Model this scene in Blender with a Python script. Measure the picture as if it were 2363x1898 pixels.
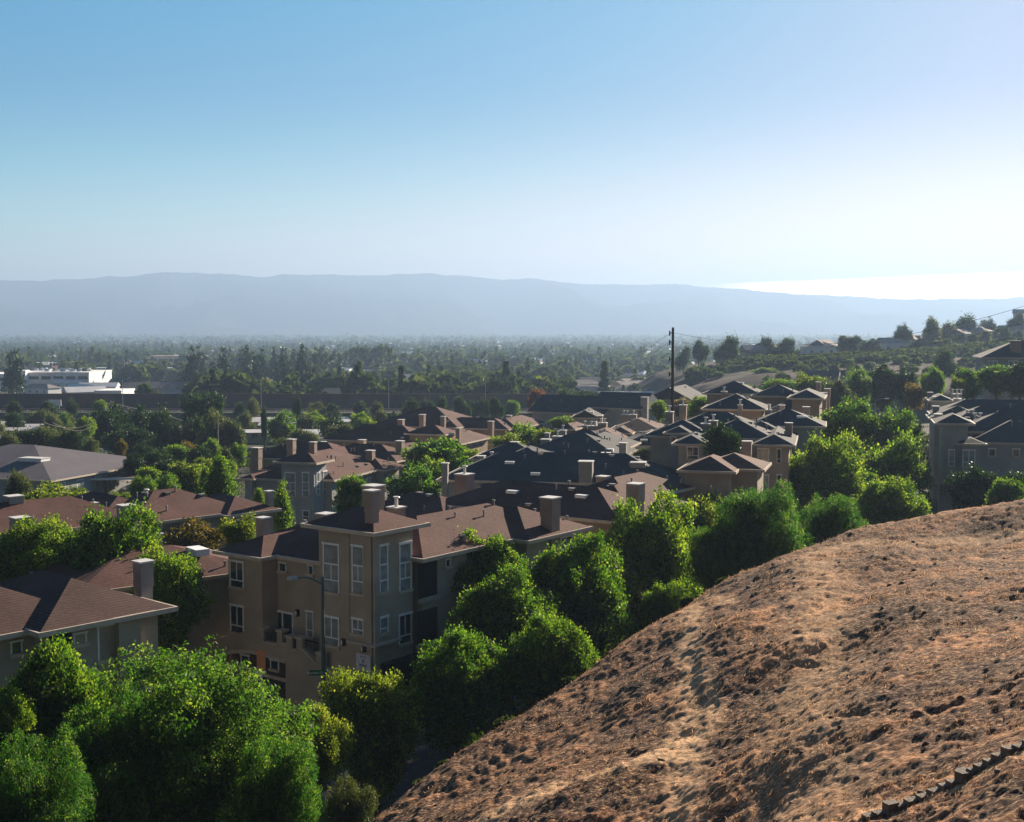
import bpy, math, random
import numpy as np
from mathutils import Vector, Matrix

# ------------------------------------------------------------------ camera, sky, sun, exposure
for o in list(bpy.data.objects): bpy.data.objects.remove(o)
SC = bpy.context.scene
C = SC.collection
R = math.radians
F = 2900.0; CX, CY, HY = 1181.5, 949.0, 757.0
PITCH = math.atan((CY - HY) / F)
cam = bpy.data.cameras.new('camera'); camo = bpy.data.objects.new('camera', cam); C.objects.link(camo)
cam.sensor_fit = 'HORIZONTAL'; cam.sensor_width = 36; cam.lens = 36 * F / 2363.0
cam.clip_start = 0.5; cam.clip_end = 60000
camo.location = (0, 0, 0); camo.rotation_euler = (math.pi / 2 - PITCH, 0, 0)
SC.camera = camo
SUN_AZ, SUN_EL = 33.5, 20.0
HAZE = 2.15e-4
def haze_material():
    hm = bpy.data.materials.new('haze_air'); hm.use_nodes = True; nt = hm.node_tree; nt.nodes.clear(); out = nt.nodes.new('ShaderNodeOutputMaterial'); ad = nt.nodes.new('ShaderNodeAddShader')
    for i, (c, d, g) in enumerate((((.05, .41, .80), .63 * HAZE, 0.0), ((.86, .61, .52), .36 * HAZE, .46))):     # fine bluish air plus pale forward-scattering dust, both of even density
        v = nt.nodes.new('ShaderNodeVolumePrincipled'); v.inputs['Color'].default_value = (*c, 1); v.inputs['Density'].default_value = d; v.inputs['Anisotropy'].default_value = g; nt.links.new(v.outputs[0], ad.inputs[i])
    nt.links.new(ad.outputs[0], out.inputs['Volume']); return hm
sun = bpy.data.lights.new('sun', 'SUN'); suno = bpy.data.objects.new('sun', sun); C.objects.link(suno)
sun.energy = 5.0; sun.angle = R(0.53); sun.color = (1.0, 0.85, 0.66)
suno.rotation_euler = (R(90 - SUN_EL), 0, R(180 - SUN_AZ))
SC.view_settings.view_transform = 'Standard'; SC.view_settings.look = 'None'
SC.view_settings.gamma = 1; SC.view_settings.use_curve_mapping = False
SC.view_settings.exposure = 1.6
SC.render.engine = 'CYCLES'
cy = SC.cycles
cy.use_denoising = True
cy.max_bounces = 6; cy.diffuse_bounces = 3; cy.glossy_bounces = 2; cy.transmission_bounces = 3
cy.volume_bounces = 1; cy.transparent_max_bounces = 8; cy.caustics_reflective = False; cy.caustics_refractive = False
cy.sample_clamp_indirect = 6

W = bpy.data.worlds.new('World'); SC.world = W; W.use_nodes = True
def build_world():
    nt = W.node_tree; nt.nodes.clear(); N = nt.nodes.new; L = nt.links.new
    out = N('ShaderNodeOutputWorld'); bg = N('ShaderNodeBackground'); bg.inputs[1].default_value = 0.05
    def M(op, a, b=None, c=None, clamp=False):
        m = N('ShaderNodeMath'); m.operation = op; m.use_clamp = clamp
        for i, v in enumerate((a, b, c)):
            if v is None: continue
            if isinstance(v, (int, float)): m.inputs[i].default_value = v
            else: L(v, m.inputs[i])
        return m.outputs[0]
    sky = N('ShaderNodeTexSky'); sky.sky_type = 'NISHITA'; sky.sun_disc = False
    sky.sun_elevation = R(SUN_EL); sky.sun_rotation = R(SUN_AZ)
    sky.altitude = 60; sky.air_density = 1.0; sky.dust_density = 0.5; sky.ozone_density = 3.0
    hs = N('ShaderNodeHueSaturation'); hs.inputs['Saturation'].default_value = 1.05
    tn = N('ShaderNodeVectorMath'); tn.operation = 'MULTIPLY'; tn.inputs[1].default_value = (1.0, 1.84, 3.0); L(sky.outputs[0], tn.inputs[0]); L(tn.outputs[0], hs.inputs['Color'])
    sc_ = N('ShaderNodeSeparateColor'); L(hs.outputs[0], sc_.inputs[0]); cc = N('ShaderNodeCombineColor')
    for i, a in enumerate((4.7, 5.5, 7.8)):      # the sky's brightness rolls off towards the sun
        src = sc_.outputs[i] if i else M('MULTIPLY', M('POWER', M('MAXIMUM', sc_.outputs[0], 0.0), 1.8), .26)      # clearer, redder only near the sun
        m1 = N('ShaderNodeMath'); m1.operation = 'DIVIDE'; L(src, m1.inputs[0]); m1.inputs[1].default_value = -a
        m2 = N('ShaderNodeMath'); m2.operation = 'EXPONENT'; L(m1.outputs[0], m2.inputs[0])
        m3 = N('ShaderNodeMath'); m3.operation = 'SUBTRACT'; m3.inputs[0].default_value = 1; L(m2.outputs[0], m3.inputs[1])
        m4 = N('ShaderNodeMath'); m4.operation = 'MULTIPLY'; L(m3.outputs[0], m4.inputs[0]); m4.inputs[1].default_value = a; L(m4.outputs[0], cc.inputs[i])
    # thin bright cloud sheet low in the sky, by direction: azimuth 8..40 deg, elevation 2.2..3.6 deg
    tc = N('ShaderNodeTexCoord'); sp = N('ShaderNodeSeparateXYZ'); L(tc.outputs['Generated'], sp.inputs[0])
    at = N('ShaderNodeMath'); at.operation = 'ARCTAN2'; L(sp.outputs[0], at.inputs[0]); L(sp.outputs[1], at.inputs[1])
    el = N('ShaderNodeMath'); el.operation = 'ARCSINE'; L(sp.outputs[2], el.inputs[0])
    cb = N('ShaderNodeCombineXYZ'); L(at.outputs[0], cb.inputs[0]); L(el.outputs[0], cb.inputs[1])
    mp = N('ShaderNodeMapping'); mp.inputs['Scale'].default_value = (9, 120, 1); L(cb.outputs[0], mp.inputs[0])
    no = N('ShaderNodeTexNoise'); no.inputs['Scale'].default_value = 1.0; no.inputs['Detail'].default_value = 4; L(mp.outputs[0], no.inputs[0])
    def SS(v, a, b):
        m = N('ShaderNodeMapRange'); m.interpolation_type = 'SMOOTHSTEP'; L(v, m.inputs[0])
        m.inputs[1].default_value = a; m.inputs[2].default_value = b; return m.outputs[0]
    az, e = at.outputs[0], el.outputs[0]
    # upper edge rises to the right: 2.45deg at az 8 -> 3.0deg at az 22
    top = M('ADD', M('MULTIPLY', az, 0.0327), R(1.68))
    d = M('SUBTRACT', M('ADD', top, M('MULTIPLY', M('SUBTRACT', no.outputs[0], 0.5), R(0.28))), e)
    m1 = SS(d, 0.0, R(0.10)); m2 = SS(az, R(8), R(13)); mask = M('MULTIPLY', m1, m2)
    vf = M('SUBTRACT', 1.0, SS(az, R(35), R(60)))
    mask = M('MULTIPLY', M('MULTIPLY', mask, vf), 0.85)
    # sky dimmed away from the sun to weaken the fill on shaded sides
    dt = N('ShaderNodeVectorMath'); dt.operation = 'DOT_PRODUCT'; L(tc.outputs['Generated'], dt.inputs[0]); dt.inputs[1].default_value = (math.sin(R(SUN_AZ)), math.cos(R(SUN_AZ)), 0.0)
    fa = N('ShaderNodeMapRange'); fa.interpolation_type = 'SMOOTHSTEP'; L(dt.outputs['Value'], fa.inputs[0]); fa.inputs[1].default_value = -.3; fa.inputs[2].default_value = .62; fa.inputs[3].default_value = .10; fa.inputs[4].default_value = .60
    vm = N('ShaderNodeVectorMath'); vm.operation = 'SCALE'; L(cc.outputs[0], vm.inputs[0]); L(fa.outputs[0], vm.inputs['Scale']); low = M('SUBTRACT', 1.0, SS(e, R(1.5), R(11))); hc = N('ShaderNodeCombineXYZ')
    for i, k in enumerate((2.1, 1.12, .30)): L(M('ADD', 1.0, M('MULTIPLY', low, k)), hc.inputs[i])
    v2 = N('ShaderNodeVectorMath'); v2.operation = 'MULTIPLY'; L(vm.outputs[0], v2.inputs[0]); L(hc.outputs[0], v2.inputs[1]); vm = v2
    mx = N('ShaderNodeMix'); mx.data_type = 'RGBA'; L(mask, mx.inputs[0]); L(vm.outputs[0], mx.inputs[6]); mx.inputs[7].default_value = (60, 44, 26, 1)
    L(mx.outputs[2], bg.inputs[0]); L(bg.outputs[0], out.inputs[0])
build_world()

# ------------------------------------------------------------------ helpers
rng = np.random.default_rng(7); random.seed(7)
cp, sp_ = math.cos(PITCH), math.sin(PITCH)
def ray(px, py):
    a, b = (px - CX) / F, (CY - py) / F
    return Vector((a, cp + b * sp_, b * cp - sp_))     # camera pitched down by PITCH
def at_d(px, py, d):
    r = ray(px, py); return r * (d / r.y)
def at_z(px, py, z):
    r = ray(px, py); return r * (z / r.z)
def proj(p):
    y = p[1] * cp - p[2] * sp_; u = p[1] * sp_ + p[2] * cp
    return CX + F * p[0] / y, CY - F * u / y
def dd(x, y): return x * 1.09601, y * 1.09587        # display px -> source px
def c1(x, y): return x / 2.695, y / 2.695 + 750
def c2(x, y): return x / 2.695 + 780, y / 2.695 + 750
def c3(x, y): return x / 2.685 + 1560, y / 2.685 + 650
def c4(x, y): return x / 3.464, y / 3.464 + 1150
def c5(x, y): return x / 3.148 + 450, y / 3.148 + 1100
def c6(x, y): return x / 2.695 + 850, y / 2.695 + 1000
def c2b(x, y): return x / 3.477 + 380, y / 3.477 + 980
def c4b(x, y): return x / 4.312 + 1200, y / 4.312 + 850
def c5b(x, y): return x / 5.22 + 1950, y / 5.22 + 700
def c6b(x, y): return x / 4.312 + 1500, y / 4.312 + 740
def c8(x, y): return x / 4.312, y / 4.312 + 780

def tag(o, label=None, cat=None, group=None, kind=None):
    if label: o['label'] = label
    if cat: o['category'] = cat
    if group: o['group'] = group
    if kind: o['kind'] = kind
    return o
def empty(name, loc, rz=0):
    o = bpy.data.objects.new(name, None); C.objects.link(o); o.location = loc; o.rotation_euler = (0, 0, rz); return o
def link(name, me, parent=None, loc=None, rz=0):
    o = bpy.data.objects.new(name, me); C.objects.link(o)
    if parent: o.parent = parent
    if loc is not None: o.location = loc
    if rz: o.rotation_euler = (0, 0, rz)
    return o
def np_mesh(name, V, Fc, mat, smooth=False, attrs=None):
    """V (n,3), Fc (m,k) equal sized faces"""
    V = np.asarray(V, np.float32); Fc = np.asarray(Fc, np.int32); me = bpy.data.meshes.new(name)
    k = Fc.shape[1]; m = len(Fc)
    me.vertices.add(len(V)); me.vertices.foreach_set('co', V.ravel())
    me.loops.add(m * k); me.loops.foreach_set('vertex_index', Fc.ravel())
    me.polygons.add(m); me.polygons.foreach_set('loop_start', np.arange(m, dtype=np.int32) * k)
    if smooth: me.polygons.foreach_set('use_smooth', np.ones(m, bool))
    me.materials.append(mat)
    if attrs:
        for nm, arr in attrs.items():
            a = me.attributes.new(nm, 'FLOAT', 'POINT'); a.data.foreach_set('value', np.asarray(arr, np.float32))
    me.update(calc_edges=True)
    return me
class MB:
    def __init__(s): s.v = []; s.f = []
    def quadbox(s, x0, x1, y0, y1, z0, z1, M=None):
        n = len(s.v)
        p = [(x0,y0,z0),(x1,y0,z0),(x1,y1,z0),(x0,y1,z0),(x0,y0,z1),(x1,y0,z1),(x1,y1,z1),(x0,y1,z1)]
        if M is not None: p = [tuple(M @ Vector(q)) for q in p]
        s.v += p
        s.f += [(n,n+3,n+2,n+1),(n+4,n+5,n+6,n+7),(n,n+1,n+5,n+4),(n+1,n+2,n+6,n+5),(n+2,n+3,n+7,n+6),(n+3,n,n+4,n+7)]
        return s
    def poly(s, pts, faces):
        n = len(s.v); s.v += [tuple(p) for p in pts]; s.f += [tuple(n + i for i in f) for f in faces]; return s
    def prism(s, pts, off):      # planar loop pts extruded by vector off
        k = len(pts); a = [Vector(p) for p in pts]; b = [p + Vector(off) for p in a]
        s.poly(a + b, [tuple(range(k))[::-1], tuple(range(k, 2 * k))] + [(i, (i + 1) % k, k + (i + 1) % k, k + i) for i in range(k)]); return s
    def tube(s, a, b, r0, r1=None, n=8):
        a, b = Vector(a), Vector(b); r1 = r0 if r1 is None else r1
        d = (b - a).normalized(); u = d.orthogonal().normalized(); w = d.cross(u)
        p = []
        for c, r in ((a, r0), (b, r1)):
            p += [c + (u * math.cos(2 * math.pi * i / n) + w * math.sin(2 * math.pi * i / n)) * r for i in range(n)]
        s.poly(p, [tuple(range(n))[::-1], tuple(range(n, 2 * n))] + [(i, (i + 1) % n, n + (i + 1) % n, n + i) for i in range(n)]); return s
    def path(s, pts, r, n=5):
        for a, b in zip(pts[:-1], pts[1:]): s.tube(a, b, r, r, n)
        return s
    def mesh(s, name, mat):
        me = bpy.data.meshes.new(name); me.from_pydata(s.v, [], s.f); me.materials.append(mat); me.update(); return me
    def build(s, name, mat, parent=None, loc=None, rz=0):
        if not s.v: return None
        return link(name, s.mesh(name, mat), parent, loc, rz)

def hash2(ix, iy, seed):
    h = (ix.astype(np.int64) * 374761393 + iy.astype(np.int64) * 668265263 + seed * 974634777) & 0xffffffff
    h = ((h ^ (h >> 13)) * 1274126177) & 0xffffffff
    return ((h ^ (h >> 16)) & 0xffff) / 65535.0
def vnoise(x, y, seed=0):
    ix, iy = np.floor(x).astype(np.int64), np.floor(y).astype(np.int64); fx, fy = x - ix, y - iy
    fx = fx * fx * (3 - 2 * fx); fy = fy * fy * (3 - 2 * fy)
    a, b = hash2(ix, iy, seed), hash2(ix + 1, iy, seed); c, d = hash2(ix, iy + 1, seed), hash2(ix + 1, iy + 1, seed)
    return (a + (b - a) * fx) * (1 - fy) + (c + (d - c) * fx) * fy
def fbm(x, y, seed=0, oct=4):
    s = 0; a = 1; t = 0
    for i in range(oct): s = s + a * vnoise(x * 2**i, y * 2**i, seed + i * 17); t += a; a *= 0.5
    return s / t
class TPS:
    def __init__(s, P, z, lam=0.0):
        P = np.asarray(P, float); n = len(P); s.P = P; s.sc = 30.0
        K = s.k(P, P) + lam * np.eye(n); Q = np.c_[np.ones(n), P / s.sc]
        A = np.block([[K, Q], [Q.T, np.zeros((3, 3))]]); s.w = np.linalg.solve(A, np.r_[np.asarray(z, float), 0, 0, 0])
    def k(s, A, B):
        r2 = ((A[:, None] - B[None]) ** 2).sum(-1) / s.sc**2
        return 0.5 * r2 * np.log(r2 + 1e-12)
    def __call__(s, x, y):
        x = np.asarray(x, float); sh = x.shape; Q = np.c_[x.ravel(), np.asarray(y, float).ravel()]
        out = np.empty(len(Q))
        for i in range(0, len(Q), 20000):
            q = Q[i:i+20000]; out[i:i+20000] = s.k(q, s.P) @ s.w[:-3] + s.w[-3] + q / s.sc @ s.w[-2:]
        return out.reshape(sh)
def grid_faces(nu, nv):
    i = np.arange(nu * nv).reshape(nu, nv)
    return np.stack([i[:-1, :-1], i[1:, :-1], i[1:, 1:], i[:-1, 1:]], -1).reshape(-1, 4)

# ------------------------------------------------------------------ materials
def mat(name, build):
    m = bpy.data.materials.new(name); m.use_nodes = True; nt = m.node_tree; nt.nodes.clear()
    out = nt.nodes.new('ShaderNodeOutputMaterial'); sh = build(nt, nt.nodes.new, nt.links.new); nt.links.new(sh, out.inputs[0]); return m
def mixc(N, L, fac, a, b):
    m = N('ShaderNodeMix'); m.data_type = 'RGBA'
    for i, v in ((0, fac), (6, a), (7, b)):
        if isinstance(v, tuple): m.inputs[i].default_value = (*v, 1)
        elif isinstance(v, (int, float)): m.inputs[i].default_value = v
        else: L(v, m.inputs[i])
    return m.outputs[2]
def ramp(N, L, v, a, b):
    m = N('ShaderNodeMapRange'); L(v, m.inputs[0]); m.inputs[1].default_value = a; m.inputs[2].default_value = b; return m.outputs[0]
def surf(name, c_a, c_b, scale=2.0, rough=0.9, bump=0.0, bscale=None, coord='Object', detail=5, lo=.35, hi=.65, spec=0.3, stretch=(1, 1, 1), shadevar=0.0):
    def b(nt, N, L):
        tc = N('ShaderNodeTexCoord'); mp = N('ShaderNodeMapping'); mp.inputs['Scale'].default_value = stretch; L(tc.outputs[coord], mp.inputs[0])
        n = N('ShaderNodeTexNoise'); n.inputs['Scale'].default_value = scale; n.inputs['Detail'].default_value = detail; L(mp.outputs[0], n.inputs[0])
        col = mixc(N, L, ramp(N, L, n.outputs[0], lo, hi), c_a, c_b)
        if shadevar:
            oi = N('ShaderNodeObjectInfo'); hs = N('ShaderNodeHueSaturation'); L(col, hs.inputs['Color'])
            m = N('ShaderNodeMapRange'); L(oi.outputs['Random'], m.inputs[0]); m.inputs[3].default_value = 1 - shadevar; m.inputs[4].default_value = 1 + shadevar
            L(m.outputs[0], hs.inputs['Value']); col = hs.outputs[0]
        p = N('ShaderNodeBsdfPrincipled'); L(col, p.inputs['Base Color']); p.inputs['Roughness'].default_value = rough
        p.inputs['Specular IOR Level'].default_value = spec
        if bump:
            n2 = N('ShaderNodeTexNoise'); n2.inputs['Scale'].default_value = bscale or scale * 8; n2.inputs['Detail'].default_value = 3; L(mp.outputs[0], n2.inputs[0])
            bp = N('ShaderNodeBump'); bp.inputs['Strength'].default_value = bump; bp.inputs['Distance'].default_value = 0.05; L(n2.outputs[0], bp.inputs['Height']); L(bp.outputs[0], p.inputs['Normal'])
        return p.outputs[0]
    return mat(name, b)
def roof_mat(name, base, dark, light):
    def b(nt, N, L):
        tc = N('ShaderNodeTexCoord'); sep = N('ShaderNodeSeparateXYZ'); L(tc.outputs['Object'], sep.inputs[0])
        # shingle courses: rows follow height on the slope
        zr = N('ShaderNodeMath'); zr.operation = 'MULTIPLY'; L(sep.outputs[2], zr.inputs[0]); zr.inputs[1].default_value = 14.0
        fl = N('ShaderNodeMath'); fl.operation = 'FLOOR'; L(zr.outputs[0], fl.inputs[0])
        xy = N('ShaderNodeVectorMath'); xy.operation = 'MULTIPLY'; L(tc.outputs['Object'], xy.inputs[0]); xy.inputs[1].default_value = (3.5, 3.5, 0)
        cb = N('ShaderNodeCombineXYZ'); L(fl.outputs[0], cb.inputs[2])
        ad = N('ShaderNodeVectorMath'); ad.operation = 'ADD'; L(xy.outputs[0], ad.inputs[0]); L(cb.outputs[0], ad.inputs[1])
        wn = N('ShaderNodeTexNoise'); wn.inputs['Scale'].default_value = 1.0; wn.inputs['Detail'].default_value = 1; L(ad.outputs[0], wn.inputs[0])
        fr = N('ShaderNodeMath'); fr.operation = 'FRACT'; L(zr.outputs[0], fr.inputs[0])
        n = N('ShaderNodeTexNoise'); n.inputs['Scale'].default_value = 0.35; n.inputs['Detail'].default_value = 5; L(tc.outputs['Object'], n.inputs[0])
        g = N('ShaderNodeTexNoise'); g.inputs['Scale'].default_value = 22; g.inputs['Detail'].default_value = 2; L(tc.outputs['Object'], g.inputs[0])
        c = mixc(N, L, ramp(N, L, wn.outputs[0], .3, .7), dark, base)
        c = mixc(N, L, ramp(N, L, n.outputs[0], .45, .8), c, light)
        m = N('ShaderNodeMath'); m.operation = 'MULTIPLY'; L(ramp(N, L, g.outputs[0], .35, .7), m.inputs[0]); m.inputs[1].default_value = 0.35
        c = mixc(N, L, m.outputs[0], c, dark)
        cl = N('ShaderNodeMath'); cl.operation = 'LESS_THAN'; L(fr.outputs[0], cl.inputs[0]); cl.inputs[1].default_value = .28
        cm = N('ShaderNodeMath'); cm.operation = 'MULTIPLY'; L(cl.outputs[0], cm.inputs[0]); cm.inputs[1].default_value = .55; c = mixc(N, L, cm.outputs[0], c, tuple(v * .55 for v in dark))
        p = N('ShaderNodeBsdfPrincipled'); L(c, p.inputs['Base Color']); p.inputs['Roughness'].default_value = 0.9; p.inputs['Specular IOR Level'].default_value = 0.2
        h = N('ShaderNodeMath'); h.operation = 'ADD'; L(fr.outputs[0], h.inputs[0]); L(wn.outputs[0], h.inputs[1])
        bp = N('ShaderNodeBump'); bp.inputs['Strength'].default_value = 0.6; bp.inputs['Distance'].default_value = -0.02; L(h.outputs[0], bp.inputs['Height']); L(bp.outputs[0], p.inputs['Normal'])
        return p.outputs[0]
    return mat(name, b)
MT = {}
MT['roof_brown'] = roof_mat('brown_shingle', (.128, .056, .043), (.074, .033, .027), (.165, .078, .066))
MT['roof_dark'] = roof_mat('dark_brown_shingle', (.098, .052, .042), (.060, .033, .027), (.125, .072, .060))
MT['roof_slate'] = roof_mat('slate_shingle', (.062, .063, .070), (.038, .040, .046), (.082, .082, .088))
MT['roof_lav'] = roof_mat('grey_shingle', (.13, .115, .13), (.10, .09, .105), (.15, .135, .15))
MT['stucco_tan'] = surf('tan_stucco', (.34, .285, .215), (.42, .355, .275), .6, .95, .35, 14, spec=.15)
MT['stucco_grey'] = surf('grey_stucco', (.31, .315, .32), (.37, .37, .37), .6, .95, .35, 14, spec=.15)
MT['stucco_brown'] = surf('brown_stucco', (.27, .20, .15), (.33, .25, .19), .6, .95, .35, 14, spec=.15)
MT['trim'] = surf('cream_trim', (.46, .38, .30), (.54, .45, .36), 3, .6)
MT['white'] = surf('white_paint', (.78, .78, .78), (.84, .84, .83), 3, .5)
MT['chim'] = surf('chimney_stucco', (.30, .235, .195), (.36, .28, .23), 1.5, .95, .3, 16, spec=.15, shadevar=.12)
MT['chimg'] = surf('grey_chimney_stucco', (.28, .265, .25), (.34, .32, .30), 1.5, .95, .3, 16, spec=.15, shadevar=.12)
MT['cap'] = surf('chimney_cap_metal', (.55, .52, .48), (.65, .62, .58), 3, .5)
MT['vent'] = surf('vent_metal', (.17, .16, .155), (.30, .28, .27), 3, .55)
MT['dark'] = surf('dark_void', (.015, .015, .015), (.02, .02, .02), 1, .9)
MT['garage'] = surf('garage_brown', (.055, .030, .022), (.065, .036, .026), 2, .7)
MT['pole_green'] = surf('pole_paint', (.05, .09, .085), (.06, .10, .10), 2, .5)
MT['metal'] = surf('galvanised', (.30, .31, .32), (.38, .39, .40), 2, .45)
MT['wood'] = surf('pole_wood', (.045, .032, .025), (.07, .05, .04), 2, .9, stretch=(4, 4, .4))
MT['orange'] = surf('sunlit_orange_paint', (.5, .22, .10), (.42, .18, .08), 3, .7)  # orange glow of sunlight put into the board's base colour
MT['asphalt'] = surf('asphalt', (.045, .047, .052), (.065, .066, .07), .5, .9, .3, 20)
MT['concrete'] = surf('concrete', (.26, .24, .21), (.33, .31, .27), .8, .9, .3, 12)
MT['block'] = surf('concrete_block', (.13, .105, .085), (.19, .155, .125), 1.3, .95, .6, 18, shadevar=.15)
MT['soundwall'] = surf('soundwall', (.115, .080, .070), (.15, .105, .09), .12, .95, .4, 1.5)
MT['wire'] = surf('wire', (.16, .15, .14), (.2, .19, .18), 1, .4)
MT['wired'] = surf('dark_wire', (.06, .06, .06), (.07, .07, .07), 1, .5)
MT['trunk'] = surf('bark', (.06, .045, .035), (.12, .095, .075), 3, .95, .6, 10, stretch=(3, 3, .6))
MT['sign_green'] = surf('sign_green', (.005, .12, .06), (.006, .14, .07), 1, .4)
MT['sign_white'] = surf('sign_white', (.55, .58, .66), (.60, .63, .70), 1, .5)
MT['ink'] = surf('sign_ink', (.03, .035, .12), (.035, .04, .13), 1, .5)
MT['flag'] = surf('flag_red', (.5, .05, .06), (.55, .06, .07), 1, .8)
MT['flagw'] = surf('flag_white', (.75, .75, .75), (.8, .8, .8), 1, .8)
MT['flagb'] = surf('flag_blue', (.03, .04, .16), (.03, .05, .18), 1, .8)
MT['whitewall'] = surf('far_white_wall', (.74, .74, .74), (.80, .79, .77), .3, .9, shadevar=.1)
MT['farwall'] = surf('far_house_wall', (.38, .33, .28), (.46, .40, .34), .3, .9, shadevar=.25)
MT['farroof'] = surf('far_house_roof', (.22, .18, .17), (.28, .23, .21), .4, .9, shadevar=.35)
MT['mhroof'] = surf('mobile_home_roof', (.52, .50, .49), (.62, .60, .59), .3, .8, shadevar=.35)
MT['carp'] = surf('car_paint', (.35, .36, .38), (.4, .4, .42), 1, .25, spec=.5, shadevar=.6)
def glass(name, base, rough=.08):
    def b(nt, N, L):
        tc = N('ShaderNodeTexCoord'); n = N('ShaderNodeTexNoise'); n.inputs['Scale'].default_value = 1.3; n.inputs['Detail'].default_value = 3; L(tc.outputs['Object'], n.inputs[0])
        p = N('ShaderNodeBsdfPrincipled'); L(mixc(N, L, ramp(N, L, n.outputs[0], .4, .6), base, tuple(c * .55 for c in base)), p.inputs['Base Color'])
        p.inputs['Roughness'].default_value = rough; p.inputs['Specular IOR Level'].default_value = .8; return p.outputs[0]
    return mat(name, b)
MT['glass'] = glass('window_glass', (.035, .05, .055))
MT['curtain'] = glass('curtained_glass', (.28, .32, .33), .15)
MT['blueglass'] = glass('blue_glass', (.04, .10, .17))
def leaf_mat(name, c_dark, c_mid, c_tip, transl=.42, tint=.18, gloss=.12):
    def b(nt, N, L):
        a = N('ShaderNodeAttribute'); a.attribute_name = 'tip'
        oi = N('ShaderNodeObjectInfo')
        c = mixc(N, L, ramp(N, L, a.outputs['Fac'], 0, .6), c_dark, c_mid); c = mixc(N, L, ramp(N, L, a.outputs['Fac'], .6, 1), c, c_tip)
        hs = N('ShaderNodeHueSaturation'); L(c, hs.inputs['Color'])
        m = N('ShaderNodeMapRange'); L(oi.outputs['Random'], m.inputs[0]); m.inputs[3].default_value = 1 - tint; m.inputs[4].default_value = 1 + tint; L(m.outputs[0], hs.inputs['Value'])
        m2 = N('ShaderNodeMapRange'); L(oi.outputs['Random'], m2.inputs[0]); m2.inputs[3].default_value = .515; m2.inputs[4].default_value = .485; L(m2.outputs[0], hs.inputs['Hue'])
        p = N('ShaderNodeBsdfPrincipled'); L(hs.outputs[0], p.inputs['Base Color']); p.inputs['Roughness'].default_value = .5; p.inputs['Specular IOR Level'].default_value = gloss
        t = N('ShaderNodeBsdfTranslucent'); g = N('ShaderNodeVectorMath'); g.operation = 'MULTIPLY'; L(hs.outputs[0], g.inputs[0]); g.inputs[1].default_value = (1.9, 2.1, .8); L(g.outputs[0], t.inputs[0])
        mx = N('ShaderNodeMixShader'); mx.inputs[0].default_value = transl; L(p.outputs[0], mx.inputs[1]); L(t.outputs[0], mx.inputs[2]); return mx.outputs[0]
    return mat(name, b)
MT['leaf'] = leaf_mat('broad_leaf', (.022, .055, .009), (.082, .150, .020), (.25, .28, .05), .50)
MT['leaf_y'] = leaf_mat('yellowish_leaf', (.045, .070, .012), (.09, .125, .020), (.30, .31, .05), .50)
MT['leaf_o'] = leaf_mat('rusty_leaf', (.06, .055, .015), (.12, .085, .022), (.23, .11, .035))
MT['leaf_d'] = leaf_mat('dark_leaf', (.016, .036, .012), (.026, .056, .016), (.05, .085, .02), .25)
MT['leaf_p'] = leaf_mat('pepper_leaf', (.020, .065, .010), (.050, .115, .020), (.20, .25, .06), .50)
MT['leaf_g'] = leaf_mat('olive_leaf', (.045, .058, .025), (.075, .09, .04), (.13, .13, .065), .3)
MT['leaf_r'] = leaf_mat('reddish_leaf', (.10, .045, .03), (.16, .06, .04), (.22, .10, .06), .3)
MT['leaf_f'] = leaf_mat('valley_leaf', (.022, .036, .018), (.042, .058, .028), (.10, .115, .05), .3, gloss=0.0)
MT['leaf_f2'] = leaf_mat('valley_leaf_green', (.024, .042, .018), (.040, .062, .026), (.080, .105, .040), .3, gloss=0.0)
MT['leaf_c'] = leaf_mat('conifer_leaf', (.012, .030, .014), (.020, .048, .020), (.035, .07, .025), .15)
# ------------------------------------------------------------------ ground
def gz(x, y):
    x = np.asarray(x, float); y = np.asarray(y, float); r = np.hypot(x, y)
    base = np.interp(r, [0, 80, 150, 250, 350, 430, 700, 1500, 4000, 12000, 40000], [-23, -23, -23.2, -25.8, -26.8, -29, -34, -41, -50, -58, -60])
    az = np.degrees(np.arctan2(x, np.maximum(y, 1e-3)))
    rise = np.clip((az - 4) / 16, 0, 1.3) * np.interp(r, [0, 90, 160, 420, 900], [0, 1.0, 4.0, 4.0, 0])
    return base + rise
def g1(x, y): return float(gz(x, y))
def build_ground():
    nr, na = 260, 220
    rr = np.concatenate([[0.01], np.geomspace(12, 11500, nr - 1)]); aa = np.linspace(-math.pi, math.pi, na)
    Rr, A = np.meshgrid(rr, aa, indexing='ij'); X = Rr * np.sin(A); Y = Rr * np.cos(A); Z = gz(X, Y)
    Z += (fbm(X / 60, Y / 60, 3) - .5) * np.clip((Rr - 200) / 400, 0, 1) * 3
    def b(nt, N, L):
        tc = N('ShaderNodeTexCoord'); n = N('ShaderNodeTexNoise'); n.inputs['Scale'].default_value = .012; n.inputs['Detail'].default_value = 8; L(tc.outputs['Object'], n.inputs[0])
        n2 = N('ShaderNodeTexNoise'); n2.inputs['Scale'].default_value = .25; n2.inputs['Detail'].default_value = 6; L(tc.outputs['Object'], n2.inputs[0])
        c = mixc(N, L, ramp(N, L, n.outputs[0], .42, .58), (.045, .055, .028), (.075, .068, .055)); c = mixc(N, L, ramp(N, L, n2.outputs[0], .5, .75), c, (.10, .09, .07))
        p = N('ShaderNodeBsdfPrincipled'); L(c, p.inputs['Base Color']); p.inputs['Roughness'].default_value = 1; p.inputs['Specular IOR Level'].default_value = .1; return p.outputs[0]
    m = mat('valley_floor', b)
    tag(link('ground', np_mesh('ground', np.stack([X, Y, Z], -1).reshape(-1, 3), grid_faces(nr, na)[:, ::-1], m, True)), kind='structure')
build_ground()

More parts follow.
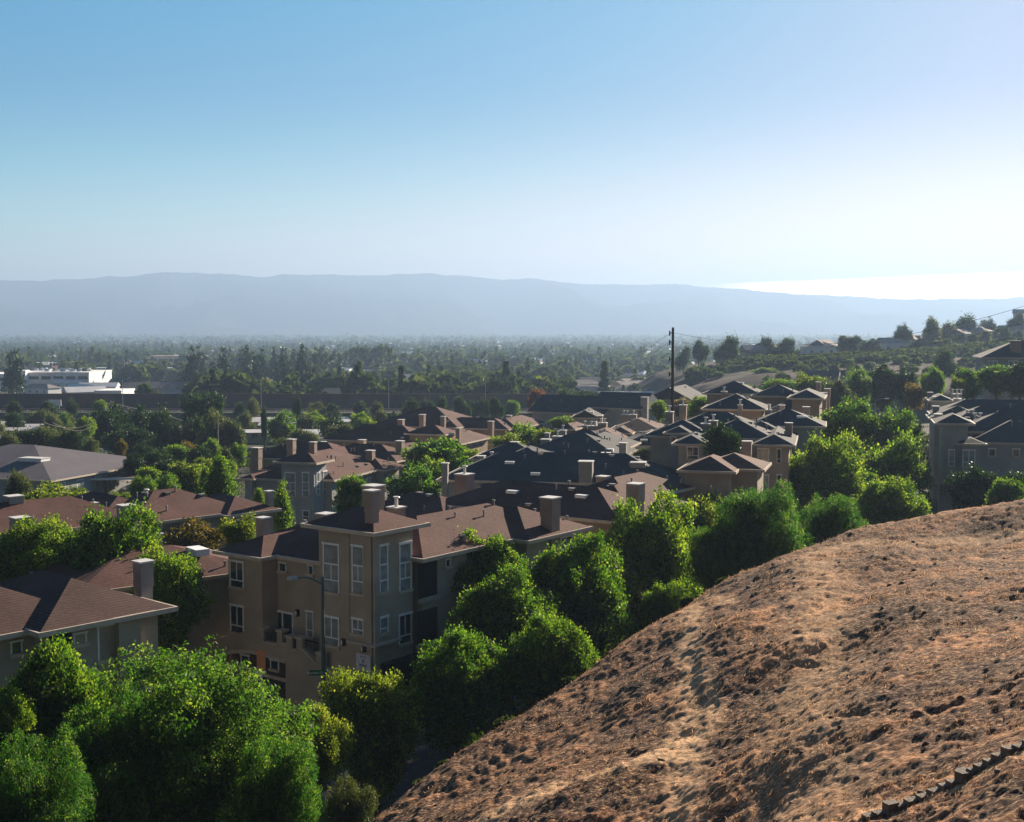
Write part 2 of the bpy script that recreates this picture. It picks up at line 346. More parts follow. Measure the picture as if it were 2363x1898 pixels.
# far mountain ridge
def build_mountains():
    pts = [(-500,592),(-250,596),(0,591),(60,593),(100,590),(200,586),(260,583),(330,576),(380,574),(430,576),(500,580),(560,584),(600,579),(640,582),(700,576),(760,582),(850,576),(960,579),(1020,584),(1060,589),(1110,586),(1160,590),(1210,597),(1290,598),(1330,601),(1420,599),(1500,607),(1560,610),(1650,617),(1800,626),(1960,632),(2080,629),(2156,626),(2400,640),(2700,650)]
    D0 = 9084
    azs = np.linspace(R(-40), R(40), 1300); px = CX + F * np.tan(azs)
    ys = np.interp(px, [p[0] * 1.096 for p in pts], [p[1] * 1.0959 for p in pts])
    top = (HY - ys) / F * D0 + (fbm(px / 60, px * 0 + .5, 61, 4) - .5) * 16 + (fbm(px / 9, px * 0 + .5, 62, 2) - .5) * 7
    t = np.linspace(0, 1, 90)
    A, T = np.meshgrid(azs, t, indexing='ij'); dist = (6600 + T * 3600)
    prof = np.where(T < .69, (T / .69) ** 1.25, 1 - (T - .69) / .31 * .9)
    X = dist * np.tan(A); Y = dist
    rid = 1 - np.abs(fbm(X / 800 + .3 * Y / 800, Y / 1400, 5, 5) - .5) * 2
    fold = (rid - .75) * 300 * np.clip(T / .3, 0, 1) * np.clip((.69 - T) / .2, 0, 1)
    Z = -62 + prof * (top[:, None] + 62) + fold + (fbm(X / 120, Y / 120, 9, 4) - .5) * 26 * np.clip(T * 3, 0, 1)
    m = surf('forested_mountain', (.016, .024, .016), (.050, .052, .032), .004, 1.0, detail=10, lo=.4, hi=.6, spec=0)
    tag(link('mountains', np_mesh('mountains', np.stack([X, Y, Z], -1).reshape(-1, 3), grid_faces(1300, 90), m, True)), kind='structure')
build_mountains()

# ------------------------------------------------------------------ foreground hillside
HP = []
def hp(px, py, D, off=0.0):
    p = at_d(px, py, D); HP.append((p.x, p.y, p.z + off))
# silhouette
SIL = [(877,1898,40),(1100,1715,47),(1310,1590,53),(1440,1490,57),(1620,1385,62),(1800,1305,66),(1920,1250,68),(2030,1215,70),(2200,1185,73),(2363,1165,75),(2600,1135,78)]
for s in SIL: hp(*s)
# body
for s in [(2363,1898,21),(2100,1870,24),(1800,1898,27),(1450,1898,31),(1150,1898,35.5),(2363,1650,27),(2363,1400,43),(2363,1260,60),(2100,1600,32),(2100,1400,45),(2050,1290,58),(1800,1650,35),(1800,1450,47),(1500,1700,41),(1560,1550,47),(1250,1750,42.5)]: hp(*s)
# behind the silhouette the slope drops to the road
for (px, py, D) in SIL:
    p = at_d(px, py, D); d = Vector((p.x, p.y)).normalized()
    n = Vector((-.85, .52))
    for t, dz in (((2.6, -1.9), (5.2, -5.2), (8, -8.6), (12, -12)) if px < 1700 else ((4, -1.9), (8, -4.6), (12, -7.6), (16, -10.5))):
        g = p.z + dz; q = Vector((p.x, p.y)) + n * t
        HP.append((q.x, q.y, max(g, -24.3 - t * .02)))
# around the camera and out of frame
for x, y, z in [(0,0,-1.75),(3,5,-3.0),(0,12,-6.6),(-6,10,-8.5),(-6,20,-13.5),(-12,30,-20),(-18,24,-22.5),(-16,40,-24),(-20,0,-13),(-28,10,-23.5),(15,5,-2.2),(10,15,-5.6),(30,25,-5),(30,5,-1),(45,50,-8),(60,75,-10.5),(20,-20,2),(-15,-20,-5),(-9,34,-18.5),(-14,46,-24),(-30,30,-26),(60,20,-2),(50,110,-19),(75,110,-18)]:
    HP.append((x, y, z))
HP = np.array(HP); hill_f = TPS(HP[:, :2], HP[:, 2], .02)
def hill_hit(px, py):
    Ds = np.linspace(9, 90, 800); r0 = ray(px, py); P = np.array([[r0.x, r0.y, r0.z]]) * (Ds / r0.y)[:, None]; z = hill_f(P[:, 0], P[:, 1]); i = int(np.argmax(P[:, 2] < z)); return Vector(P[i])
def hz(x, y): return float(hill_f(np.array([x]), np.array([y]))[0])
def hill_hit2(px, py):
    Ds = np.linspace(9, 90, 3000); r0 = ray(px, py); P = np.array([[r0.x, r0.y, r0.z]]) * (Ds / r0.y)[:, None]; z = hill_f(P[:, 0], P[:, 1]) + hill_detail(P[:, 0], P[:, 1])[0]; i = int(np.argmax(P[:, 2] < z)); return Vector(P[i])
def hill_detail(X, Y):
    # contour-wise terraces and clumps: fine clumps of mown dry grass, ruts and two cut banks
    u = X * .62 + Y * .78; v = -X * .78 + Y * .62          # u along the slope, v down the slope
    z = (fbm(u / 8, v / 3.4, 11, 2) - .5) * 1.1
    z += (fbm(u / 1.5, v / .85, 12, 3) - .5) * .20
    c = fbm(u / .42, v / .30, 13, 3); z += (c - .5) * .19
    z += (fbm(u / .16, v / .13, 14, 2) - .5) * .065
    return z, c
def build_hill():
    na, nr = 900, 860
    az = np.linspace(R(-34), R(36), na); rr = np.geomspace(9, 108, nr)
    A, D = np.meshgrid(az, rr, indexing='ij'); X = D * np.sin(A); Y = D * np.cos(A)
    # base on a coarse grid, bilinear
    ca = np.linspace(R(-34), R(36), 91); cr = np.geomspace(9, 108, 87)
    cA, cD = np.meshgrid(ca, cr, indexing='ij'); cZ = hill_f(cD * np.sin(cA), cD * np.cos(cA))
    iu = np.interp(az, ca, np.arange(91)); iv = np.interp(np.log(rr), np.log(cr), np.arange(87))
    i0 = np.minimum(iu.astype(int), 89); j0 = np.minimum(iv.astype(int), 85); fu = (iu - i0)[:, None]; fv = (iv - j0)[None]
    B = lambda a, b: cZ[np.ix_(i0 + a, j0 + b)]
    Z = B(0,0)*(1-fu)*(1-fv) + B(1,0)*fu*(1-fv) + B(0,1)*(1-fu)*fv + B(1,1)*fu*fv
    dz, c = hill_detail(X, Y)
    # eroded bank running down the slope, and the terrace of the edging
    def bank(pts, depth, width):
        P = [hill_hit(*p[:2]) for p in pts]; out = np.zeros_like(X)
        for a, b in zip(P[:-1], P[1:]):
            ax, ay, bx, by = a.x, a.y, b.x, b.y; L2 = (bx-ax)**2 + (by-ay)**2; t = np.clip(((X-ax)*(bx-ax)+(Y-ay)*(by-ay))/L2, 0, 1)
            dx, dy = X-(ax+t*(bx-ax)), Y-(ay+t*(by-ay)); d = np.hypot(dx, dy); side = np.sign((bx-ax)*dy-(by-ay)*dx)
            w = np.exp(-(d/width)**2); cand = w*depth*np.where(side > 0, .35, -1) * (1-np.exp(-(d/(width*.25))**2)); out = np.where(np.abs(cand) > np.abs(out), cand, out)
        return out
    dz = dz + bank([(1620,1560,47.5),(1650,1620,42),(1600,1680,40.5),(1500,1740,38),(1350,1820,36)], .10, 1.2)
    dz = dz + bank([(2300,1590,30),(2150,1640,30),(1990,1720,29),(1850,1790,28)], -.07, .7)
    dz = dz + bank([(1960,1670,31),(1700,1740,33),(1500,1800,33.5),(1300,1898,33)], .12, .9)
    Z = Z + dz
    # worn pale tracks of bare clay (real wear, by place on the slope)
    track = np.zeros_like(X)
    for pts, w_, k_ in (([(1600,1545),(1640,1600),(1650,1660),(1600,1700),(1530,1750)], .34, .7), ([(1700,1230+80),(1900,1275),(2120,1250),(2363,1215)], 1.3, .35), ([(1120,1898),(1240,1850),(1400,1790),(1530,1735),(1600,1690)], .8, .85), ([(1480,1440),(1600,1400),(1680,1380)], .6, .55), ([(2000,1898),(2180,1850),(2363,1790)], .5, .5)):
        P = [hill_hit(*p) for p in pts]; wn = fbm(X / .5, Y / .5, 41, 3)
        for a, b_ in zip(P[:-1], P[1:]):
            L2 = (b_.x-a.x)**2 + (b_.y-a.y)**2; t = np.clip(((X-a.x)*(b_.x-a.x)+(Y-a.y)*(b_.y-a.y))/L2, 0, 1); d = np.hypot(X-(a.x+t*(b_.x-a.x)), Y-(a.y+t*(b_.y-a.y)))
            track = np.maximum(track, np.clip(1.85 - d / w_ - wn, 0, 1) * k_)
    def b(nt, N, L):
        tc = N('ShaderNodeTexCoord'); a = N('ShaderNodeAttribute'); a.attribute_name = 'clump'
        def noise(s, d=6, st=(1,1,1)):
            mp = N('ShaderNodeMapping'); mp.inputs['Scale'].default_value = st; mp.inputs['Rotation'].default_value = (0, 0, R(-50)); L(tc.outputs['Object'], mp.inputs[0])
            n = N('ShaderNodeTexNoise'); n.inputs['Scale'].default_value = s; n.inputs['Detail'].default_value = d; n.inputs['Roughness'].default_value = .65; L(mp.outputs[0], n.inputs[0]); return n.outputs[0]
        big = noise(.13, 6, (1, 2.2, 1)); mid = noise(1.1, 7, (1, 2, 1)); fine = noise(7, 5, (1, 1.6, 1))
        c = mixc(N, L, ramp(N, L, mid, .38, .62), (.13, .055, .036), (.60, .29, .14))
        c = mixc(N, L, ramp(N, L, big, .47, .58), (.060, .032, .027), c)
        c = mixc(N, L, ramp(N, L, a.outputs['Fac'], .35, .7), (.075, .043, .032), c)
        ta = N('ShaderNodeAttribute'); ta.attribute_name = 'track'; c = mixc(N, L, ta.outputs['Fac'], c, (.66, .42, .24))
        c = mixc(N, L, ramp(N, L, fine, .50, .72), c, (.78, .47, .25))
        p = N('ShaderNodeBsdfPrincipled'); L(c, p.inputs['Base Color']); p.inputs['Roughness'].default_value = 1; p.inputs['Specular IOR Level'].default_value = .1
        bp = N('ShaderNodeBump'); bp.inputs['Strength'].default_value = .8; bp.inputs['Distance'].default_value = .08; L(fine, bp.inputs['Height']); L(bp.outputs[0], p.inputs['Normal'])
        return p.outputs[0]
    m = mat('dry_hillside', b)
    me = np_mesh('hillside', np.stack([X, Y, Z], -1).reshape(-1, 3), grid_faces(na, nr), m, True, {'clump': c.ravel(), 'track': track.ravel()})
    tag(link('hillside', me), kind='structure')
    # wispy cut straw: many short blades lying on the slope
    n = 520000
    i = rng.integers(150, na - 1, n); j = (rng.random(n) ** .8 * (nr - 2)).astype(int)
    thin = fbm(X[i, j] / 2.2, Y[i, j] / 1.2, 21, 3) > .40 + .25 * rng.random(n); i, j = i[thin], j[thin]; n = len(i)
    P = np.stack([X[i, j], Y[i, j], Z[i, j] - .02], -1) + rng.normal(0, .04, (n, 3)) * (1, 1, .2)
    sc = (.5 + P[:, 1:2] / 60)
    ang = rng.normal(R(-40), .9, n); ln = (.05 + .17 * rng.random(n) ** 2)[:, None] * sc
    d = np.stack([np.cos(ang), np.sin(ang), .25 + .9 * rng.random(n)], -1); d /= np.linalg.norm(d, axis=1, keepdims=True)
    s = np.stack([-np.sin(ang), np.cos(ang), np.zeros(n)], -1) * (.006 + .010 * rng.random(n))[:, None] * sc
    V = np.stack([P - s, P + s, P + d * ln], 1).reshape(-1, 3)
    def gb(nt, N, L):
        a = N('ShaderNodeAttribute'); a.attribute_name = 'tip'
        c = mixc(N, L, a.outputs['Fac'], (.34, .17, .09), (.95, .62, .33))
        p = N('ShaderNodeBsdfDiffuse'); L(c, p.inputs[0]); t = N('ShaderNodeBsdfTranslucent'); L(c, t.inputs[0])
        mx = N('ShaderNodeMixShader'); mx.inputs[0].default_value = .35; L(p.outputs[0], mx.inputs[1]); L(t.outputs[0], mx.inputs[2]); return mx.outputs[0]
    me = np_mesh('dry_grass', V, np.arange(n * 3).reshape(-1, 3), mat('straw', gb), attrs={'tip': np.repeat(rng.random(n) ** 1.5, 3)})
    tag(link('dry_grass', me), 'short cut dry grass lying all over the brown hillside', 'grass', kind='stuff')
    # clods of earth as part of the slope cover
    n = 1300; i = rng.integers(200, na - 1, n); j = (rng.random(n) ** .9 * (nr - 2)).astype(int)
    P = np.stack([X[i, j], Y[i, j], Z[i, j]], -1)
    ico = np.array([(0,0,1),(.89,0,.45),(.28,.85,.45),(-.72,.53,.45),(-.72,-.53,.45),(.28,-.85,.45),(.72,.53,-.45),(-.28,.85,-.45),(-.89,0,-.45),(-.28,-.85,-.45),(.72,-.53,-.45),(0,0,-1)])
    fc = np.array([(0,1,2),(0,2,3),(0,3,4),(0,4,5),(0,5,1),(1,6,2),(2,7,3),(3,8,4),(4,9,5),(5,10,1),(2,6,7),(3,7,8),(4,8,9),(5,9,10),(1,10,6),(6,11,7),(7,11,8),(8,11,9),(9,11,10),(10,11,6)])
    rad = (.03 + .09 * rng.random(n) ** 3)[:, None, None] * (.6 + P[:, 1] / 80)[:, None, None]
    V = P[:, None] + ico[None] * rad * (1, 1, .7) * (1 + rng.normal(0, .22, (n, 12, 1)))
    Fq = (fc[None] + (np.arange(n) * 12)[:, None, None]).reshape(-1, 3)
    tag(link('dirt_clods', np_mesh('dirt_clods', V.reshape(-1, 3), Fq, surf('clod', (.05, .032, .025), (.13, .085, .06), 4, 1))), 'dark clods of earth strewn over the dry hillside', 'earth', kind='stuff')
build_hill()

# ------------------------------------------------------------------ right-hand hill with houses
H2 = []
def hp2(px, py, D): p = at_d(px, py, D); H2.append((p.x, p.y, p.z))
for s in [(1570,905,385),(1600,885,410),(1660,862,440),(1720,838,465),(1800,828,480),(1900,826,490),(2000,822,495),(2080,812,505),(2150,805,515),(2250,790,530),(2363,782,540),(2550,765,555),
          (1700,905,330),(1820,900,325),(1950,900,320),(2100,895,320),(2363,890,325),(1750,868,390),(1900,862,400),(2100,850,410),(2363,832,430),
          (2200,778,580),(2363,755,620),(2550,740,640),(2050,800,570),(1900,815,560),(1750,830,540),(2363,765,750),(2100,790,750),(1900,810,700),(1750,826,650),
          (1480,900,420),(1500,870,520),(1560,850,560),(1430,905,400),(1640,838,600)]: hp2(*s)
for p in H2[:]: pass
for x, y, z in [(20,300,-30),(40,420,-34),(40,600,-38),(60,800,-40),(120,1000,-42),(300,1000,-30),(500,900,-25),(110,270,-25),(200,270,-24),(60,330,-27)]: H2.append((x, y, z))
H2 = np.array(H2); hill2 = TPS(H2[:, :2], H2[:, 2], .02)
def h2(x, y): return max(float(hill2(np.array([x]), np.array([y]))[0]), g1(x, y))
def build_hill2():
    nx, ny = 260, 300
    X, Y = np.meshgrid(np.linspace(20, 420, nx), np.linspace(290, 980, ny), indexing='ij'); Z = hill2(X, Y)
    edge = np.clip(np.minimum.reduce([(X - 20) / 40, (Y - 290) / 25, (980 - Y) / 80, (420 - X) / 30]), 0, 1); Z = Z * edge + (1 - edge) * (gz(X, Y) - 2)
    Z += (fbm(X / 25, Y / 25, 31, 4) - .5) * 2.2 + (fbm(X / 4, Y / 4, 32, 3) - .5) * .7
    m = surf('brown_hill', (.034, .026, .023), (.078, .052, .042), .06, 1.0, .8, .9, detail=10, lo=.4, hi=.62, spec=.05)
    tag(link('hill', np_mesh('hill', np.stack([X, Y, Z], -1).reshape(-1, 3), grid_faces(nx, ny), m, True)), kind='structure')
build_hill2()

# ------------------------------------------------------------------ tree meshes
def unit(v): return v / np.maximum(np.linalg.norm(v, axis=-1, keepdims=True), 1e-9)
def crown_mesh(name, m, seed, nleaf, leaf, lobes=14, droop=0.0, form='round', tuft_n=14, tuft_r=.085, fill=.5, flat=1.0):
    """crown inside x,y in [-1,1], z in [0,2]; leaf = leaf length in the same units"""
    r = np.random.default_rng(seed)
    if form == 'round':
        c = []; k = 0
        while len(c) < lobes and k < 4000:
            k += 1; p = r.normal(size=3); p /= np.linalg.norm(p); p *= (.46 + .26 * r.random()); p[2] = p[2] * .92 + .08
            if p[2] < -.55: continue
            if all(np.linalg.norm(p - q) > .30 for q in c) or k > 1500: c.append(p)
        c = np.array(c); lr = .22 + .16 * r.random(len(c))
        c = np.vstack([c, [[0, 0, 0]], [[0, 0, -.15]]]); lr = np.r_[lr, .50, .46]
    elif form == 'cone':
        z = np.linspace(-.9, .85, 10); c = np.stack([r.normal(0, .05, 10), r.normal(0, .05, 10), z], -1); lr = .62 * (1 - (z + .9) / 2.05) + .05
        lr *= 1.0
    elif form == 'column':
        z = np.linspace(-.85, .85, 9); c = np.stack([r.normal(0, .06, 9), r.normal(0, .06, 9), z], -1); lr = .75 * np.sqrt(np.clip(1 - (z * .85) ** 2, .05, 1))
    elif form == 'open':
        c = r.normal(size=(lobes, 3)); c = unit(c) * (.35 + .42 * r.random((lobes, 1))); c[:, 2] = np.abs(c[:, 2]) * 1.05 - .35; lr = .17 + .16 * r.random(lobes)
    elif form == 'tuft':
        c = np.zeros((1, 3)); lr = np.array([.9])
    nt_ = max(nleaf // tuft_n, 8)
    w = lr ** 2; li = r.choice(len(c), nt_, p=w / w.sum())
    dirn = unit(r.normal(size=(nt_, 3)) + np.array([0, 0, .25]))
    rad = lr[li] * (1 - fill * r.random(nt_) ** 2.2)
    stretch = np.array([1, 1, 1.0])
    tp = c[li] + dirn * rad[:, None] * stretch
    if form in ('cone',):
        tp[:, :2] *= 1.0 + .18 * np.sin(tp[:, 2:3] * 30)
    big = r.normal(size=3) * 9; wob = .11 * np.sin(tp @ np.array([5.1, 3.3, 4.2]) + big[0]) + .085 * np.sin(tp @ np.array([-7.3, 8.1, 6.4]) + big[1]); tp = tp * (1 + wob[:, None])
    out = unit(tp - c[li] + 1e-6) * .6 + unit(tp) * .5 + np.array([0, 0, .35]); out = unit(out)
    # leaves of each tuft
    n = nt_ * tuft_n; ti = np.repeat(np.arange(nt_), tuft_n)
    o = r.normal(size=(n, 3)) * tuft_r * (.6 + .8 * r.random(nt_))[ti][:, None]
    if droop: o[:, 2] = -np.abs(o[:, 2]) * droop; o[:, :2] *= .55
    P = tp[ti] + o + out[ti] * tuft_r * .6
    d = unit(out[ti] * .7 + r.normal(size=(n, 3)) * .6 + (np.array([0, 0, -droop * .6])))
    s = unit(np.cross(d, r.normal(size=(n, 3))))
    ln = leaf * (.7 + .6 * r.random(n))[:, None]; wd = ln * (.20 if droop else .36)
    V = np.stack([P - d * ln * .5, P + s * wd, P + d * ln * .5, P - s * wd], 1)
    tipv = np.clip(r.random(nt_)[ti] * .85 + r.random(n) * .16 - .02, 0, 1)
    rmax = np.abs(V[:, :, :2]).max(); 
    V = V.reshape(-1, 3)
    lo, hi = np.percentile(V[:, 2], .5), np.percentile(V[:, 2], 99.7); V[:, 2] = (V[:, 2] - lo) / (hi - lo) * 2
    q = np.percentile(np.hypot(V[:, 0], V[:, 1]), 99.3); V[:, :2] /= q
    return np_mesh(name, V, np.arange(n * 4).reshape(-1, 4), m, attrs={'tip': np.repeat(tipv, 4)})
def trunk_mesh(name, seed, k, h, rad):
    """bare trunk of length k, then limbs inside a crown of height h and radius rad"""
    r = random.Random(seed); b = MB(); th = max(.09, .045 * rad + .012 * (k + h)); n = 4
    pts = [Vector((0, 0, -.4))] + [Vector((r.uniform(-.03, .03) * rad, r.uniform(-.03, .03) * rad, (k + h * .55) * i / n)) for i in range(1, n + 1)]
    rs = [th * (1.15 - .2 * i) for i in range(n + 1)]
    for i in range(n): b.tube(pts[i], pts[i + 1], rs[i], rs[i + 1], 8)
    for q in range(8):
        t = r.uniform(.0, .9); z0 = k + h * .5 * t; a = r.uniform(0, 6.28); l = rad * r.uniform(.4, .7)
        e = Vector((math.cos(a) * l, math.sin(a) * l, z0 + h * r.uniform(.12, .3))); s0 = Vector((0, 0, z0 - h * .08)); mid = (s0 + e) / 2 + Vector((0, 0, h * .03))
        b.tube(s0, mid, th * .42, th * .28, 6); b.tube(mid, e, th * .28, th * .08, 6)
    return b.mesh(name, MT['trunk'])
CR = {}
def crowns(key, n, m, **kw): CR[key] = [crown_mesh('crown_' + key, MT[m], 100 * len(CR) + i, **kw) for i in range(n)]
# near quality
crowns('B', 4, 'leaf', nleaf=90000, leaf=.044, lobes=22, tuft_r=.050, tuft_n=30, fill=.34)
crowns('BY', 2, 'leaf_y', nleaf=70000, leaf=.046, lobes=18, tuft_r=.058, tuft_n=30, fill=.34)
crowns('P', 3, 'leaf_p', nleaf=120000, leaf=.036, lobes=26, droop=1.25, tuft_r=.060, tuft_n=26, fill=.6)
crowns('G', 1, 'leaf_g', nleaf=26000, leaf=.05, lobes=14, tuft_r=.06)
# middle quality
crowns('b', 3, 'leaf', nleaf=15000, leaf=.085, lobes=16, tuft_r=.07, tuft_n=12)
crowns('y', 2, 'leaf_y', nleaf=13000, leaf=.085, lobes=14, tuft_r=.07, tuft_n=12)
crowns('o', 1, 'leaf_o', nleaf=13000, leaf=.085, lobes=14, tuft_r=.07, tuft_n=12)
crowns('d', 3, 'leaf_d', nleaf=15000, leaf=.085, lobes=15, tuft_r=.07, tuft_n=12)
crowns('e', 3, 'leaf_d', nleaf=9000, leaf=.075, lobes=15, form='open', tuft_r=.09, tuft_n=12, fill=.9)
crowns('g', 2, 'leaf_g', nleaf=11000, leaf=.08, lobes=15, form='open', tuft_r=.09, tuft_n=12, fill=.9)
crowns('r', 1, 'leaf_r', nleaf=9000, leaf=.08, lobes=14, form='open', tuft_r=.09, tuft_n=12, fill=.9)
crowns('c', 2, 'leaf_c', nleaf=9000, leaf=.08, form='cone', tuft_r=.08, tuft_n=10, fill=.7)
crowns('k', 2, 'leaf_d', nleaf=12000, leaf=.10, form='column', tuft_r=.09, tuft_n=10)
crowns('h', 2, 'leaf', nleaf=14000, leaf=.09, form='cone', tuft_r=.10, tuft_n=10, fill=.6)
TREE_N = [0]
WORDS = {'B': 'green leafy tree', 'BY': 'yellow-green leafy tree', 'P': 'bright green drooping pepper tree', 'G': 'grey-green bushy shrub', 'b': 'green leafy tree', 'y': 'yellow-green tree',
         'o': 'rust-tinged bushy tree', 'd': 'dark round tree', 'e': 'dark open-crowned tree', 'g': 'olive open-crowned tree', 'r': 'reddish brown tree', 'c': 'dark pointed conifer', 'k': 'thin dark cypress', 'h': 'dark green cone-shaped tree'}
NAMES = {'B': 'broadleaf_tree', 'BY': 'broadleaf_tree', 'P': 'pepper_tree', 'G': 'shrub', 'b': 'broadleaf_tree', 'y': 'broadleaf_tree', 'o': 'broadleaf_tree', 'd': 'broadleaf_tree', 'e': 'eucalyptus_tree',
         'g': 'eucalyptus_tree', 'r': 'red_leaf_tree', 'c': 'conifer_tree', 'k': 'cypress_tree', 'h': 'conifer_tree'}
def tree(kind, cx, top, bot, w, D, label, group=None, depth=1.0, gfun=None, source=False):
    """display px: crown centre x, crown top y, crown bottom y, crown width"""
    if not source: cx, top = dd(cx, top); bot *= 1.09587; w *= 1.096
    a = at_d(cx, top, D); b_ = at_d(cx, bot, D); rad = w * D / F / 2
    g = (gfun or g1)(a.x, a.y); b_z = max(b_.z, g + .05)
    if kind in 'B BY b y d e g r o'.split() and a.z - b_z > 2.35 * rad: b_z = a.z - 2.35 * rad
    h = max(a.z - b_z, rad * .5)
    rnd = random.Random(int(cx * 7 + top * 13)); rz = rnd.uniform(0, 6.28)
    root = empty(NAMES[kind], (a.x, a.y, g), 0)
    tag(root, label, 'shrub' if kind == 'G' else 'tree', group)
    c = link('crown', rnd.choice(CR[kind]), root, (0, 0, b_z - g), rz); c.scale = (rad, rad * depth, h / 2)
    if kind == 'G': return root
    link('trunk', trunk_mesh('trunk', int(cx), b_z - g, h, rad), root)
    return root
# ------------------------------------------------------------------ buildings
class Bld:
    """a building in its own axes: r runs away to the right, l runs away to the left; az = azimuth of r in degrees"""
    def __init__(s, name, label, az, near, z, wall='stucco_tan', roof='roof_brown', group='apartment buildings of the hillside estate', cat='building', chim='chim', tp=22.6):
        s.az = R(az); s.u = Vector((math.sin(s.az), math.cos(s.az), 0)); s.n = Vector((-math.cos(s.az), math.sin(s.az), 0))
        s.O = at_z(*near, z); s.z = z; s.O.z = 0; s.wallm, s.roofm, s.chm = MT[wall], MT[roof], MT[chim]; s.tp = tp
        s.g = g1(s.O.x, s.O.y)
        s.root = empty(name, (s.O.x, s.O.y, s.g), 0); tag(s.root, label, cat, group)
        s.wall = MB(); s.roof = MB(); s.gut = MB(); s.blocks = []; s.nb = 0; s.trim = MB(); s.rnd = random.Random(int(near[0]))
        s.M = Matrix(((s.u.x, s.n.x, 0, 0), (s.u.y, s.n.y, 0, 0), (0, 0, 1, 0), (0, 0, 0, 1)))
    def P(s, r, l, z): return Vector((s.u.x * r + s.n.x * l, s.u.y * r + s.n.y * l, z - s.g))      # relative to root
    def rl(s, p): d = Vector((p.x, p.y, 0)) - s.O; return d.dot(s.u), d.dot(s.n)
    def hit_l(s, px, py, l):      # plane l = const (right facade): gives r, z
        q = ray(px, py); t = (s.O.dot(s.n) + l) / q.dot(s.n); p = q * t; return s.rl(p)[0], p.z
    def hit_r(s, px, py, r):      # plane r = const (left facade): gives l, z
        q = ray(px, py); t = (s.O.dot(s.u) + r) / q.dot(s.u); p = q * t; return s.rl(p)[1], p.z
    def len_r(s, px, r0=0, l0=0):    # r at which the line l=l0 reaches image column px
        k = (px - CX) / F; A = s.O + s.n * l0; ya = A.y; return (k * (ya * cp - s.z * sp_) - A.x) / (s.u.x - k * s.u.y * cp)
    def len_l(s, px, r0=0):
        k = (px - CX) / F; A = s.O + s.u * r0; return (k * (A.y * cp - s.z * sp_) - A.x) / (s.n.x - k * s.n.y * cp)
    def block(s, r0, r1, l0, l1, z=None, oh=.55, pitch=None, ridge=None, wall=True, zb=None, gable=None, roof=True, vents=0):
        z = (s.z if z is None else z) + .004 * s.nb; s.nb += 1; t = math.tan(R(pitch or s.tp)); lr, ll = r1 - r0, l1 - l0
        if wall:
            zb = s.g - .5 if zb is None else zb; k = .002 * s.nb
            s.wall.poly([s.P(a, b, c) for c in (zb, z - .02) for a, b in ((r0+oh+k, l0+oh+k), (r1-oh-k, l0+oh+k), (r1-oh-k, l1-oh-k), (r0+oh+k, l1-oh-k))], [(0,1,2,3),(4,7,6,5),(0,4,5,1),(1,5,6,2),(2,6,7,3),(3,7,4,0)])
        if not roof: return
        e = [(r0, l0), (r1, l0), (r1, l1), (r0, l1)]; zt = z + .10
        E = [s.P(a, b, zt) for a, b in e]; S = [s.P(a, b, z - .06) for a, b in e]
        if gable == 'r':     # ridge along r, gable ends
            w = ll / 2; A, B = s.P(r0, l0 + w, zt + w * t), s.P(r1, l0 + w, zt + w * t)
            s.roof.poly(E + [A, B] + S, [(0,1,5,4),(2,3,4,5),(9,8,7,6),(6,7,1,0),(8,9,3,2),(7,8,2,5,1),(9,6,0,4,3)])
            s.wall.poly([s.P(r0+.3, l0+oh, z-.02), s.P(r0+.3, l1-oh, z-.02), s.P(r0+.3, l0+w, zt+(w-oh)*t)], [(0,1,2)])
        elif gable == 'l':
            w = lr / 2; A, B = s.P(r0 + w, l0, zt + w * t), s.P(r0 + w, l1, zt + w * t)
            s.roof.poly(E + [A, B] + S, [(1,2,5,4),(3,0,4,5),(9,8,7,6),(7,8,2,1),(9,6,0,3),(6,7,1,4,0),(8,9,3,5,2)])
            s.wall.poly([s.P(r0+oh, l0-.03, z-.02), s.P(r1-oh, l0-.03, z-.02), s.P(r1-oh, l0-.03, zt+.1), s.P(r0+w, l0-.03, zt+(w-.4)*t), s.P(r0+oh, l0-.03, zt+.1)], [(0,1,2,3,4)])
        else:
            w = min(lr, ll) / 2
            if lr >= ll: A, B = s.P(r0 + w, l0 + w, zt + w * t), s.P(r1 - w, l0 + w, zt + w * t); fs = [(0,1,5,4),(1,2,5),(2,3,4,5),(3,0,4)]
            else: A, B = s.P(r0 + w, l0 + w, zt + w * t), s.P(r0 + w, l1 - w, zt + w * t); fs = [(0,1,4),(1,2,5,4),(2,3,5),(3,0,4,5)]
            if abs(lr - ll) < 1e-6: s.roof.poly(E + [A] + S, [(0,1,4),(1,2,4),(2,3,4),(3,0,4),(8,7,6,5),(5,6,1,0),(6,7,2,1),(7,8,3,2),(8,5,0,3)])
            else: s.roof.poly(E + [A, B] + S, fs + [(9,8,7,6),(6,7,1,0),(7,8,2,1),(8,9,3,2),(9,6,0,3)])
            # gutter and fascia, 3 mm proud all round
        g, h0, h1 = .11, z - .10, z + .115
        for (a0, a1, b0, b1) in ((r0-g, r1+g, l0-g, l0-.003), (r0-g, r1+g, l1+.003, l1+g), (r0-g, r0-.003, l0, l1), (r1+.003, r1+g, l0, l1)):
            s.gut.quadbox(a0, a1, b0, b1, h0, h1, Matrix.Translation((0, 0, -s.g)) @ s.M)
        s.blocks.append((r0, r1, l0, l1, zt, t, gable))
        for _ in range(vents): s.vent(len(s.blocks) - 1)
